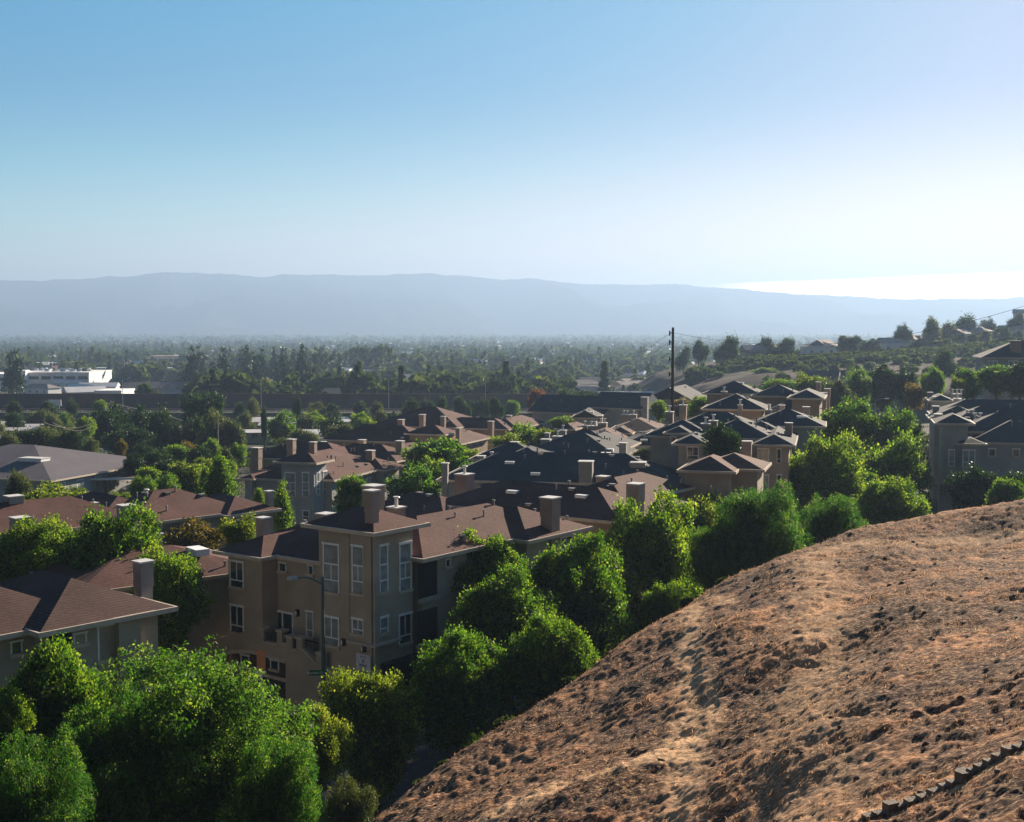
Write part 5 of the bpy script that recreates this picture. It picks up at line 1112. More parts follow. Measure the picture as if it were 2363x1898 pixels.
# ------------------------------------------------------------------ near and middle trees (display px)
T = [
('BY', 790, 1416, 1650, 250, 57, 'round bright green tree directly below the white notice sign'),
('B', 965, 1328, 1560, 230, 60, 'leafy tree right of the round bright tree, left of a lighter one'),
('B', 1150, 1296, 1500, 200, 62, 'light-topped tree standing against the dark edge of the hillside'),
('B', 1075, 1205, 1420, 235, 69, 'broad leafy tree half way up the row before the brown roof'),
('B', 1020, 1128, 1300, 190, 75, 'tree beside the tower, topmost against the lit brown roof'),
('B', 1215, 1138, 1400, 235, 74, 'large dense round tree before the squat pale chimney'),
('B', 1365, 1056, 1350, 250, 86, 'tall big tree right of the second wide chimney'),
('B', 1400, 1232, 1350, 115, 72, 'small leafy tree low against the hill edge'),
('BY', 1500, 1055, 1240, 190, 98, 'yellowish tree behind the bright drooping pepper tree'),
('P', 1600, 1030, 1260, 210, 83, 'larger bright green drooping pepper tree above the hill edge'),
('P', 1760, 1046, 1190, 150, 88, 'smaller bright green drooping pepper tree above the hill edge'),
('P', 1500, 1110, 1250, 120, 82, 'low drooping part-hidden pepper tree between two larger trees'),
('B', 1885, 1010, 1150, 170, 108, 'round tree before the grey turret building, beside the hill crest'),
('B', 1745, 925, 1140, 200, 120, 'tall dark green tree between the slate building and pepper trees'),
('b', 1790, 845, 945, 130, 150, 'yellow-topped rounded tree along the estate road, farther back'),
('b', 1885, 918, 1060, 150, 128, 'broad leafy tree left of the grey turret building'),
('b', 1890, 866, 960, 110, 150, 'smaller leafy tree behind the one left of the turret'),
('y', 1745, 880, 960, 90, 158, 'pale yellow-green tree behind the tall dark green tree'),
('d', 2055, 985, 1090, 115, 118, 'dark round tree before the grey turret building'),
('d', 2150, 995, 1080, 80, 116, 'dark tree cut by the right edge of the view'),
('b', 2120, 1010, 1090, 90, 112, 'dark green shrubby tree between two trees before the grey building'),
('P', 405, 1394, 1800, 500, 46, 'broad feathery pepper tree before the garage, widest at lower left'),
('P', 235, 1480, 1830, 290, 43, 'wide drooping pepper tree filling the bottom left'),
('P', 585, 1560, 1850, 220, 43, 'drooping pepper tree at the right of the bottom left clump'),
('P', 60, 1560, 1850, 260, 38, 'dim drooping pepper tree at the bottom left corner'),
('B', 115, 1362, 1650, 270, 49, 'dense dark-bodied tree below the brown roof at the left edge'),
('BY', 665, 1490, 1690, 150, 52, 'yellow-green tree squeezed between pepper tree and round bright tree'),
('B', -10, 1440, 1700, 150, 46, 'tree cut off by the left edge of the view'),
('G', 735, 1632, 1760, 130, 45, 'grey-green shrub at the bottom beside the hill toe'),
('B', 235, 1082, 1350, 270, 78, 'tall dark tree behind the near-left brown roof'),
('B', 75, 1098, 1260, 220, 80, 'wide tree at left behind the near-left roof'),
('B', 350, 1165, 1420, 170, 72, 'shaded tree behind the tall grey chimney'),
('o', 410, 1098, 1170, 150, 94, 'rust-tipped bush row before the long brown roof left of centre'),
('y', 505, 1088, 1160, 90, 91, 'small yellow-green tree at the right end of the rusty bushes'),
('h', 463, 962, 1075, 78, 122, 'thick dark cone-shaped tree behind the long brown roof'),
('h', 432, 985, 1075, 40, 124, 'slimmer dark cone-shaped tree joined left of the thick one'),
('h', 590, 1018, 1130, 62, 107, 'cone-shaped tree right of the chimney before the blue-grey tower'),
('h', 545, 1030, 1090, 40, 112, 'small dark cone-shaped tree before the blue-grey tower'),
('b', 740, 1003, 1090, 75, 118, 'leafy tree between the blue-grey tower and the front tower chimney'),
('b', 868, 985, 1090, 130, 133, 'bright leafy tree left of the wide brown chimney'),
('b', 925, 928, 1020, 150, 150, 'broad bright tree in the middle of the estate lane'),
('y', 985, 945, 1000, 70, 152, 'small olive tree at the right of the lane'),
('b', 905, 965, 1040, 90, 142, 'leafy tree partly behind its larger neighbour in the lane'),
('y', 1065, 915, 975, 95, 172, 'yellow-green tree left of the grey chimney in the lane'),
('b', 1110, 893, 960, 100, 182, 'bright tree at the far bend of the lane'),
('y', 1150, 905, 950, 60, 178, 'small pale tree behind the grey chimneys'),
('b', 1192, 878, 910, 75, 212, 'small flat bright tree beyond the small pyramid tower'),
('d', 1522, 893, 970, 80, 116, 'dark bushy tree between two slate roofs right of centre'),
('g', 1352, 945, 975, 45, 145, 'small reddish-green bush in the courtyard at centre'),
('b', 1480, 836, 890, 75, 190, 'leafy tree right of the utility pole behind slate roofs'),
('b', 1388, 845, 885, 38, 200, 'small dark leafy tree left of the utility pole'),
('o', 1440, 838, 880, 60, 215, 'rust-coloured bush at the foot of the utility pole'),
('b', 1570, 812, 850, 55, 205, 'leafy tree behind the twin brown chimneys'),
('b', 1645, 800, 845, 100, 235, 'leafy tree row left end above the slate roof'),
('y', 1710, 788, 850, 80, 230, 'yellow-green tree behind the tall chimney at right'),
('g', 1762, 800, 865, 70, 215, 'olive scrubby tree right of the tall chimney'),
('b', 1812, 778, 850, 65, 235, 'dark leafy tree in the row below the far hill'),
('d', 1860, 770, 860, 75, 228, 'tall dark round tree in the row below the far hill'),
('d', 1905, 778, 860, 60, 226, 'dark tree joined to the right of the tall dark round one'),
('o', 1925, 808, 862, 55, 220, 'brown-green bushy tree in the row below the far hill'),
('b', 1965, 775, 850, 58, 218, 'leafy tree with light top left of the grey house'),
('e', 1988, 738, 800, 68, 300, 'open olive tree standing alone on the lower hill slope'),
('b', 2040, 778, 840, 75, 200, 'round tree in front of the grey house, left one'),
('y', 2020, 795, 845, 40, 196, 'light green small tree left of the grey house'),
('b', 2100, 772, 830, 85, 190, 'round tree in front of the grey house, middle one'),
('d', 2150, 765, 835, 70, 186, 'dark tree in front of the grey house at the right edge'),
('g', 40, 995, 1070, 70, 128, 'tall yellow-olive tree at the left edge before the lavender roof'),
('y', 120, 1022, 1090, 150, 122, 'broad olive bush before the lavender-grey roof'),
('y', 65, 1045, 1100, 80, 118, 'low yellow-green bush at the far left before the dark roof'),
('b', 300, 1003, 1055, 60, 134, 'bright little tree under the carport edge'),
('y', 250, 1035, 1080, 50, 126, 'small pale tree before the carport'),
('y', 395, 975, 1045, 120, 150, 'pale leafy tree left of the dark cone-shaped trees'),
('b', 345, 1000, 1050, 70, 142, 'bushy tree right of the carport'),
('d', 225, 855, 950, 110, 262, 'dark bushy tree at left end of the big dark clump'),
('d', 300, 858, 950, 90, 268, 'dark tree in the big dark clump at left'),
('d', 268, 898, 962, 110, 232, 'lower dark round tree fronting the big dark clump'),
('e', 340, 862, 965, 80, 245, 'tall olive-dark tree right of the lower dark round one'),
('d', 425, 830, 930, 105, 292, 'tallest dark crown of the clump by the freeway wall'),
('e', 410, 878, 965, 70, 240, 'greyish dark tree below the tallest crown'),
('c', 372, 895, 960, 38, 236, 'brownish pointed conifer between dark trees'),
('g', 455, 868, 965, 90, 235, 'bare-looking olive tree with pale gaps left of centre'),
('g', 490, 885, 960, 60, 232, 'olive tree right of the bare-looking one'),
('e', 55, 905, 955, 90, 215, 'dark tree on the mobile homes edge at far left'),
('g', 100, 900, 958, 100, 214, 'olive spreading tree before the mobile homes'),
('k', 556, 855, 935, 15, 262, 'slim dark cypress alone left of centre'),
('k', 620, 838, 905, 12, 315, 'left of the two joined cypresses by the freeway'),
('k', 629, 836, 905, 12, 316, 'right of the two joined cypresses by the freeway'),
('b', 590, 868, 930, 70, 275, 'bright rounded tree behind the slim cypress'),
('b', 660, 868, 905, 60, 300, 'leafy tree right of the two joined cypresses'),
('d', 700, 865, 900, 45, 320, 'dark round tree below the freeway wall left of centre'),
('g', 640, 905, 945, 70, 250, 'low olive tree left of the pale mobile home roofs'),
('g', 720, 895, 935, 90, 235, 'scrubby tree before the pale mobile home roofs'),
('e', 870, 838, 905, 60, 290, 'dark thin tree standing against the freeway, leftmost of four'),
('e', 930, 835, 895, 45, 300, 'thin tree standing against the freeway, second of four'),
('e', 970, 835, 895, 45, 305, 'dark feathery tree standing against the freeway, third of four'),
('e', 1043, 836, 885, 38, 305, 'thin tree standing against the freeway, fourth of four'),
('r', 1130, 820, 870, 52, 300, 'reddish brown bare-branched tree at the freeway end'),
('b', 1140, 848, 880, 50, 260, 'small green tree below the reddish one'),
('d', 1195, 820, 855, 60, 330, 'dark flat-topped pine left of the green gables'),
('d', 1240, 822, 850, 60, 335, 'dark flat-topped pine touching the green gables'),
('b', 1305, 850, 880, 50, 225, 'leafy tree in front of the dark gables'),
]
T += [('g', 20, 912, 965, 70, 208, 'olive tree at the left edge above the lavender roof'), ('d', 155, 905, 960, 60, 214, 'dark tree behind the ridge of the lavender roof'), ('g', 190, 925, 965, 60, 206, 'small olive tree right of the dark tree behind the lavender roof'),
('d', 30, 870, 905, 45, 300, 'small dark tree among the far mobile homes at left'), ('b', 180, 878, 920, 50, 250, 'green tree left of the big dark clump'), ('b', 130, 870, 900, 36, 300, 'little green tree among the far mobile homes'),
('d', 700, 880, 930, 60, 262, 'dark tree between the two rows of pale roofs'), ('b', 760, 870, 915, 60, 270, 'green tree left of the farthest brown block'), ('g', 800, 865, 905, 50, 285, 'olive tree before the freeway left of centre'), ('d', 835, 868, 905, 45, 280, 'dark tree beside the leftmost chimney of the far row')]
fr_ = random.Random(21)
for i, x in enumerate((30, 95, 150, 205, 500, 530, 665, 705, 760, 800, 905, 1000, 1020, 1080)):
    T.append((fr_.choice('debg'), x + fr_.uniform(-8, 8), fr_.uniform(838, 852), 880, fr_.uniform(28, 52), 335, 'tree standing before the freeway bank, %s from the left' % ORD[i]))
# understorey bushes in the left-centre gardens
for i, (x, y, w, k) in enumerate([(300,935,60,'d'),(330,950,70,'d'),(370,938,60,'b'),(395,930,50,'o'),(420,940,60,'d'),(445,925,45,'b'),(470,945,50,'g'),(500,935,50,'b'),(350,970,60,'d'),(310,985,55,'b'),(255,925,28,'o'),(280,955,50,'d'),(430,965,50,'y'),(480,970,40,'b')]):
    T.append((k, x, y, y + 45, w, 205 - (y - 925) * .9, {'d': 'dark', 'b': 'green', 'o': 'rust-tinged', 'g': 'olive', 'y': 'yellow-green'}[k] + ' bushy tree of the garden belt, ' + ORD[sorted([300,330,370,395,420,445,470,500,350,310,255,280,430,480]).index(x)] + ' from its left end'))
for t in T:
    k, cx_, top, bot, w, D, lab = t
    if lab is None: tree(k, cx_, top, bot, w, D, 'bushy tree in the garden belt behind the lavender-grey roof', 'garden belt trees at left')
    else: tree(k, cx_, top, bot, w, D, lab, 'trees of the estate')
# trees on the far hill
for (k, x, top, bot, w, D, lab) in (('e',1535,708,780,64,470,'large open tree standing on the end of the far hill'),('e',1472,716,770,40,480,'rounded tree left of the large open one on the far hill'),('e',1440,730,785,42,485,'lowest left tree of the far hill crest'),
    ('e',1613,710,755,46,490,'umbrella-shaped tree, left of the pair on the far hill'),('e',1655,712,758,58,488,'umbrella-shaped tree, right of the pair on the far hill'),('d',1787,708,748,50,500,'dark round tree beside the steep gabled house'),
    ('e',1902,684,730,42,508,'two-headed dark tree rising above the far hill houses'),('g',1962,670,740,48,515,'tall pale open tree on the far hill, left of the crest group'),('g',2000,680,735,50,530,'open tree in the crest group'),
    ('e',2035,665,720,70,545,'highest broad tree of the crest group'),('e',2080,672,725,45,545,'tree at the right of the crest group'),('e',2140,660,720,42,540,'feathery dark tree by the blue-grey roof at the right edge'),
    ('g',1990,715,760,60,505,'pale tree below the crest group'),('d',2110,690,720,50,560,'bushy tree beside the blue-grey roof'),('b',1610,790,808,60,400,'green patch of scrub trees low on the far hill'),
    ('b',1690,765,785,48,440,'pale green bush on the far hill slope, left of two'),('g',1738,768,785,36,442,'pale green bush on the far hill slope, right of two'),('d',1830,715,745,50,510,'dark tree right of the steep gabled house')):
    tree(k, x, top, bot, w, D, lab, 'trees on the far hill', gfun=h2)
rr2 = random.Random(31)
for i in range(26):
    x = 1590 + i * 22 + rr2.uniform(-8, 8); base = float(np.interp(x, [1440, 1600, 1720, 1900, 2156], [790, 762, 758, 752, 722])); w = rr2.uniform(24, 44)
    tree(rr2.choice(['e', 'd', 'g', 'e']), x, base - rr2.uniform(22, 38), base, w, 498 + (i % 3) * 14, 'tree among the far hill houses, %s from the left' % (ORD[i] if i < 21 else ['twenty-second', 'twenty-third', 'twenty-fourth', 'twenty-fifth', 'twenty-sixth'][i - 21]), 'trees among the far hill houses', gfun=h2)
# hedge belts on the hill: scrub as separate bushes
hb = []
r_ = random.Random(5)
for i in range(70):
    px = r_.uniform(1480, 2156); yy = np.interp(px, [1480, 1600, 1720, 1900, 2156], [790, 768, 762, 757, 733]) + r_.uniform(-8, 10); hb.append((px, yy, r_.uniform(14, 34)))
for i, (px, yy, w) in enumerate(hb):
    sx, sy = dd(px, yy); D = 470
    for _ in range(10):
        p = at_d(sx, sy, D); z = h2(p.x, p.y); D = min(max(D * (1 + .4 * (z / min(p.z, -.5) - 1)), 380), 620) if z < -1 else D
    tree(r_.choice(['d', 'b', 'g', 'd']), px, yy - w * .45, yy + w * .25, w, D, 'scrubby bush on the crest slope of the far hill', 'scrub bushes on the far hill', gfun=h2)

# ------------------------------------------------------------------ houses: mobile homes, far hill, suburb
def far_house(x, y, g_, rz, w, d_, h, label, group, wallm, roofm, pitch=24, hip=False, name='house', cat='house', windows=True):
    r0 = empty(name, (x, y, g_), rz); tag(r0, label, cat, group); t = math.tan(R(pitch)); o = .5
    MB().quadbox(0, w, 0, d_, -3, h).build('wall', wallm, r0)
    b_ = MB(); Z = h + .003
    E = [(-o,-o,Z),(w+o,-o,Z),(w+o,d_+o,Z),(-o,d_+o,Z)]; m = d_ / 2; k = m + o if hip else 0
    b_.poly(E + [(-o + k, m, Z + (m + o) * t), (w + o - k, m, Z + (m + o) * t)], [(0,1,5,4),(1,2,5),(2,3,4,5),(3,0,4),(3,2,1,0)]); b_.build('roof', roofm, r0)
    if not hip:
        for xx in (.02, w - .02): MB().poly([(xx, 0, h), (xx, d_, h), (xx, m, h + m * t)], [(0,1,2)])
    if windows:
        nw = max(1, int(w / 4))
        for i in range(nw): cx_ = w * (i + .5) / nw; MB().quadbox(cx_ - .6, cx_ + .6, -.06, -.003, h * .45, h * .45 + 1.1).build('window', MT['glass'], r0)
    return r0
r_ = random.Random(12)
# mobile homes, left field and centre-left field
k = 0
for (pxa, pxb, da, db, where) in ((-60, 215, 205, 325, 'left'), (560, 850, 285, 345, 'centre'), (640, 800, 250, 275, 'centre')):
    D = da
    while D < db:
        x = (pxa - CX) / F * D + r_.uniform(0, 6); off_ = r_.uniform(-3, 3)
        while x < (pxb - CX) / F * D:
            w_ = r_.uniform(9, 14)
            if r_.random() < .66: far_house(x, D + off_ + r_.uniform(-1, 1), g1(x, D) , R(r_.choice([3, 5, 7]) + r_.uniform(-2, 2)), w_, 4.6, 2.5, 'flat pale mobile home roof in the park at the left edge' if where == 'left' else 'flat pale mobile home roof in the park left of centre', 'mobile homes of the %s park' % where, MT['farwall'], MT['mhroof'], 11, name='mobile_home', cat='mobile home')
            else:
                t0 = proj((x, D, g1(x, D) + r_.uniform(4, 7))); t1 = proj((x, D, g1(x, D)))
                tree(r_.choice(['b', 'd', 'g']), t0[0] / 1.096, t0[1] / 1.0959, t1[1] / 1.0959, r_.uniform(5, 8) / D * F / 1.096, D, 'garden tree between pale mobile home roofs', 'garden trees among the mobile homes')
            x += w_ + r_.uniform(3, 6.5)
        D += r_.uniform(11, 14)
def order_labels(group, phrase):
    os_ = [o for o in bpy.data.objects if o.get('group') == group and o.parent is None]; os_.sort(key=lambda o: proj(o.location)[0])
    if len(os_) <= len(ORD):
        for i, o in enumerate(os_): o['label'] = phrase % ORD[i]
order_labels('garden trees among the mobile homes', 'garden tree between pale mobile home roofs, %s from the left')
order_labels('mobile homes of the centre park', 'flat pale mobile home roof left of centre, %s from the left')
# dealership hall and white sheds
def slab(px0, px1, py, D, h, dep, label, m, parapet=True, name='commercial_building', bandm='dark', group=None, nwin=6):
    a = at_d(px0, py, D); c = at_d(px1, py, D); g_ = a.z - h; r0 = empty(name, (a.x, a.y, g_)); tag(r0, label, 'building', group); w = c.x - a.x
    MB().quadbox(0, w, 0, dep, -4, h).build('wall', m, r0); MB().quadbox(-.2, w + .2, -.2, dep + .2, h + .003, h + .6).build('parapet', MT['whitewall'] if parapet else MT['farroof'], r0)
    for i in range(nwin):
        MB().quadbox(w * (i + .12) / nwin, w * (i + .88) / nwin, -.08, -.003, h * .62, h * .82).build('window_strip', MT[bandm], r0)
    return r0
slab(35, 205, 862, 700, 9, 40, 'long white dealership hall with dark window strips at left', MT['whitewall'])
slab(-60, 22, 866, 690, 8, 30, 'white hall cut by the left edge of the view', MT['whitewall'], nwin=3)
slab(35, 58, 858, 695, 10, 10, 'tall white corner block of the dealership hall', MT['whitewall'], nwin=1)
slab(218, 280, 905, 520, 5, 18, 'small white box building above the freeway at left', MT['whitewall'], nwin=3)
slab(206, 345, 921, 455, 3, 10, 'low flat grey shed just behind the freeway wall', MT['farwall'], nwin=5)
slab(128, 182, 919, 470, 3.2, 9, 'low pale shed behind the freeway wall at left', MT['farwall'], nwin=2)
slab(340, 460, 824, 1050, 10, 30, 'long pale building with reddish roof edge in the distance at left', MT['farwall'], False, nwin=10)
slab(706, 806, 855, 860, 8, 40, 'long white hall behind trees left of centre', MT['whitewall'], nwin=4)
slab(190, 420, 851, 900, 4, 8, 'thin white canopy behind the car lot at left', MT['whitewall'], nwin=1)
# hill-top houses
for i, (px, py, w, D, hip, lab) in enumerate(((1722, 828, 14, 485, 0, 'low white house left of the umbrella trees on the far hill'), (1775, 828, 16, 488, 0, 'white house behind the umbrella trees'), (1862, 826, 16, 492, 1, 'pale house with arched windows on the far hill'),
    (1908, 824, 14, 494, 0, 'steep gabled house with dark roof on the far hill'), (2035, 812, 14, 503, 0, 'pale gabled house below the two-headed tree'), (2110, 806, 15, 512, 1, 'white house in the middle of the far hill'), (2070, 808, 12, 515, 0, 'brown-roofed house beside the pale gabled house'),
    (2225, 790, 14, 525, 0, 'white house near the retaining wall on the far hill'), (2310, 780, 16, 535, 0, 'pale blue gabled house near the right edge of the far hill'), (2275, 785, 12, 530, 1, 'low tan house left of the pale blue gabled one'), (2170, 770, 14, 565, 1, 'upper house on the far hill crest'), (2340, 742, 30, 600, 0, 'blue-grey flat roof on the top right of the far hill'))):
    p = at_d(px, py, D); g_ = h2(p.x, p.y); far_house(p.x, p.y, g_ - .3, R(r_.uniform(-25, 15) + (60 if i % 2 and w < 20 else 0)), w * .75, 8, 4.6 if w < 20 else 8, lab, 'houses on the far hill', MT['whitewall'] if i % 3 else MT['farwall'], MT['farroof'], 30 if i == 3 else 24, bool(hip))
# the long fence and retaining wall along that hill
pts = [at_d(x, y, D) for x, y, D in ((1960, 822, 488), (2060, 812, 492), (2180, 800, 505), (2300, 792, 515), (2400, 785, 520))]
fo = MB()
for a_, c_ in zip(pts[:-1], pts[1:]):
    za, zc = h2(a_.x, a_.y), h2(c_.x, c_.y); fo.prism([Vector((a_.x, a_.y, za - .5)), Vector((c_.x, c_.y, zc - .5)), Vector((c_.x, c_.y, zc + 1.9)), Vector((a_.x, a_.y, za + 1.9))], (0, .15, 0))
tag(fo.build('fence', MT['farwall']), 'long pale fence below the houses on the far hill', 'fence')
# suburb houses between 430 and 1500 m
hs = []
for i in range(150):
    D = 430 * (1500 / 430) ** (r_.random() ** 1.1); px = r_.uniform(-40, 1560); x = (px - CX) / F * D
    if D < 800 and px < 420 and r_.random() < .6: continue
    if abs(px - 700) > 0: hs.append((D, x))
for i, (D, x) in enumerate(sorted(hs)):
    far_house(x, D, g1(x, D), R(r_.uniform(-40, 40)), r_.uniform(12, 22), r_.uniform(8, 11), r_.uniform(3, 5.5), 'low suburban house half hidden among the valley trees', 'suburban houses among the valley trees', MT['whitewall'] if r_.random() < .6 else MT['farwall'], MT['farroof'] if r_.random() < .75 else MT['mhroof'], 20, r_.random() < .5, windows=D < 700)
for (px, py, D, lab, rz) in ((318, 893, 560, 'grey gabled house with white eaves above the freeway, left one of a pair', -30), (360, 895, 565, 'blue-grey gabled house right of the white-eaved one', -20), (290, 897, 545, 'cream house end wall left of the gabled pair', 20)):
    p = at_d(px, py, D); far_house(p.x, p.y, g1(p.x, p.y), R(rz), 14, 10, 5, lab, 'gabled houses above the freeway', MT['farwall'], MT['farroof'], 27)
# car lot
r_ = random.Random(3)
carm = [MT['carp']]
for i in range(70):
    px = r_.uniform(60, 205) if i % 2 else r_.uniform(325, 420); D = r_.uniform(715, 760) if i % 2 else r_.uniform(780, 860)
    p = at_d(px, 900, D); z = at_d(px, 862, D).z + .6 if i % 2 else g1(p.x, D) + .1
    if i % 2: z = at_d(px, 862, 700).z + .65; p = at_d(px, 862, r_.uniform(702, 735))
    car(p.x, p.y, z, R(r_.uniform(70, 110)), 'small car parked on the dealership roof deck' if i % 2 else 'small car parked in the far lot at left', MT['carp'], 'cars on the dealership roof deck' if i % 2 else 'cars in the far lot', small=True)
# flags
FW = ('leftmost flag above the white dealership hall', 'second flag, hanging limp above the dealership hall', 'flag left of the large waving one', 'largest waving flag at left', 'small drooping flag before the dark conifers', 'flag beside the power pole left of centre', 'rightmost flag, above the dark conifers')
for (x, y, D, s_), lab in zip(((250,300,690,1.0),(520,310,720,.7),(1240,270,740,.8),(1300,290,730,1.15),(2040,270,760,.6),(c1(1368,225)[0]*4.312, (c1(1368,225)[1]-780)*4.312,780,.7),(c1(1520,225)[0]*4.312,(c1(1520,225)[1]-780)*4.312,780,.7)), FW):
    p = at_d(*c8(x, y), D); g_ = g1(p.x, p.y); r0 = empty('flag_pole', (p.x, p.y, g_)); tag(r0, lab, 'flag', 'flags over the dealership'); Hf = p.z - g_ + 3
    MB().tube((0,0,0), (0,0,Hf), .15, .08, 6).build('pole', MT['white'], r0)
    Wf, hf = 5.2 * s_, 3.2 * s_; cloth = {k_: MB() for k_ in ('flag', 'flagw', 'flagb')}; n = 12
    def FP(u_, v_): return Vector((u_ * Wf * .9, math.sin(u_ * 6) * .5, Hf - v_ * hf - u_ * 1.2 * s_ + math.sin(u_ * 7) * .4 - .2))
    for st in range(13):
        for i in range(n):
            u0, u1, v0, v1 = i / n, (i + 1) / n, st / 13, (st + 1) / 13
            key = 'flagb' if (u1 <= .42 and st < 7) else ('flag' if st % 2 == 0 else 'flagw')
            A_, B_, C_, D_ = FP(u0, v0), FP(u1, v0), FP(u1, v1), FP(u0, v1); cloth[key].prism([A_, D_, C_, B_], (0, .05, 0))
    fl_ = cloth['flagw'].build('flag', MT['flagw'], r0); cloth['flag'].build('stripes', MT['flag'], fl_); cloth['flagb'].build('canton', MT['flagb'], fl_)

# ------------------------------------------------------------------ valley trees
def lowtree(seed, nleaf, leaf, form, **k): return crown_mesh('far_crown', MT['leaf_d'], seed, nleaf, leaf, form=form, **k)
FT = {}
for key, m_, form, nl, lf, kw in (('round', 'leaf_f', 'round', 1500, .26, dict(lobes=10)), ('green', 'leaf_f2', 'round', 1500, .26, dict(lobes=10)), ('pine', 'leaf_c', 'cone', 1100, .24, {}), ('col', 'leaf_d', 'column', 900, .28, {}), ('olive', 'leaf_g', 'round', 1200, .28, dict(lobes=9))):
    FT[key] = [crown_mesh('far_crown', MT[m_], 900 + i + len(FT) * 10, nl, lf, form=form, tuft_n=6, tuft_r=.10, **kw) for i in range(2)]
def palm_mesh():
    r = np.random.default_rng(4); V = []; 
    for i in range(46):
        a = r.random() * 6.28; e = r.uniform(-.7, 1.0); d0 = np.array([math.cos(a) * math.cos(e), math.sin(a) * math.cos(e), math.sin(e)]); s = np.array([-math.sin(a), math.cos(a), 0]) * .12; p = np.array([0, 0, 1.0])
        for k in range(3):
            q = p + d0 * .36; V += [p - s, p + s, q + s * .8, q - s * .8]; p = q; d0 = d0 + np.array([0, 0, -.35]); d0 /= np.linalg.norm(d0)
    return np_mesh('palm_head', np.array(V), np.arange(len(V)).reshape(-1, 4), MT['leaf_d'], attrs={'tip': np.full(len(V), .3)})
PALM = palm_mesh()
fartrunk = MB().tube((0,0,-.3), (0,0,1), .03, .018, 6).mesh('far_trunk', MT['trunk'])
r_ = random.Random(77); GN = {'round': ('broadleaf_tree', 'dark round-crowned tree in the valley wood'), 'green': ('broadleaf_tree', 'green round-crowned tree in the valley wood'), 'pine': ('conifer_tree', 'pointed dark conifer rising from the valley wood'), 'col': ('cypress_tree', 'narrow dark column-shaped tree in the valley'), 'olive': ('broadleaf_tree', 'pale olive round tree in the valley wood')}
cand = []
def far_density(px, D): return 1
# clusters of conifers
for (px0, px1, d0, d1, n, k, hh) in ((440, 700, 560, 800, 34, 'pine', (14, 24)), (700, 760, 700, 900, 6, 'pine', (18, 26)), (-10, 40, 520, 560, 2, 'pine', (20, 24)), (120, 215, 520, 600, 5, 'green', (9, 12)), (1020, 1085, 560, 600, 12, 'col', (9, 13)), (920, 990, 560, 640, 8, 'col', (5, 8)), (830, 880, 900, 960, 3, 'round', (20, 24))):
    for i in range(n): cand.append((r_.uniform(px0, px1), r_.uniform(d0, d1), k, r_.uniform(*hh)))
for i in range(235):
    cand.append((r_.uniform(-40, 1620), 415 + 420 * r_.random() ** 1.3, r_.choice(['round', 'round', 'green', 'green', 'green', 'olive', 'olive', 'pine']), r_.uniform(6, 12)))
HX = [(o.location.x, o.location.y) for o in bpy.data.objects if o.get('category') == 'house' and o.location.y > 420]
for (px, D, k, h) in cand:
    if k != 'pine' and any(abs((px - CX) / F * D - hx - 7) < 11 and -30 < D - hy < 8 for hx, hy in HX): continue
    if px < 430 and D < 700 and D > 417 and h < 16 and not (118 < px < 216 and k == 'green' and D > 520) and r_.random() < .9: continue
    x = (px - CX) / F * D; g_ = g1(x, D); nm, lab = GN[k]; r0 = empty(nm, (x, D, g_)); tag(r0, lab, 'tree', {'pine': 'conifers of the valley', 'col': 'column trees of the valley'}.get(k, 'round valley trees, ' + k))
    w = h * {'pine': .20, 'col': .14}.get(k, r_.uniform(.42, .62)); b0 = h * (.12 if k in ('pine', 'col') else .15)
    c = link('crown', r_.choice(FT[k]), r0, (0, 0, b0), r_.uniform(0, 6.28)); c.scale = (w, w, (h - b0) / 2); t_ = link('trunk', fartrunk, r0); t_.scale = (h * .5, h * .5, h * .6)
for i in range(55):
    px = r_.choice([r_.uniform(745, 1260), r_.uniform(745, 1260), r_.uniform(740, 800)]); D = r_.uniform(700, 980); x = (px - CX) / F * D; g_ = g1(x, D); h = r_.uniform(12, 19)
    r0 = empty('palm_tree', (x, D, g_)); tag(r0, 'tall thin palm with a small round head in the valley', 'tree', 'palms of the valley'); c = link('fronds', PALM, r0, (0, 0, h - 2.6)); c.scale = (2.6, 2.6, 2.6); t_ = link('trunk', fartrunk, r0); t_.scale = (6, 6, h)
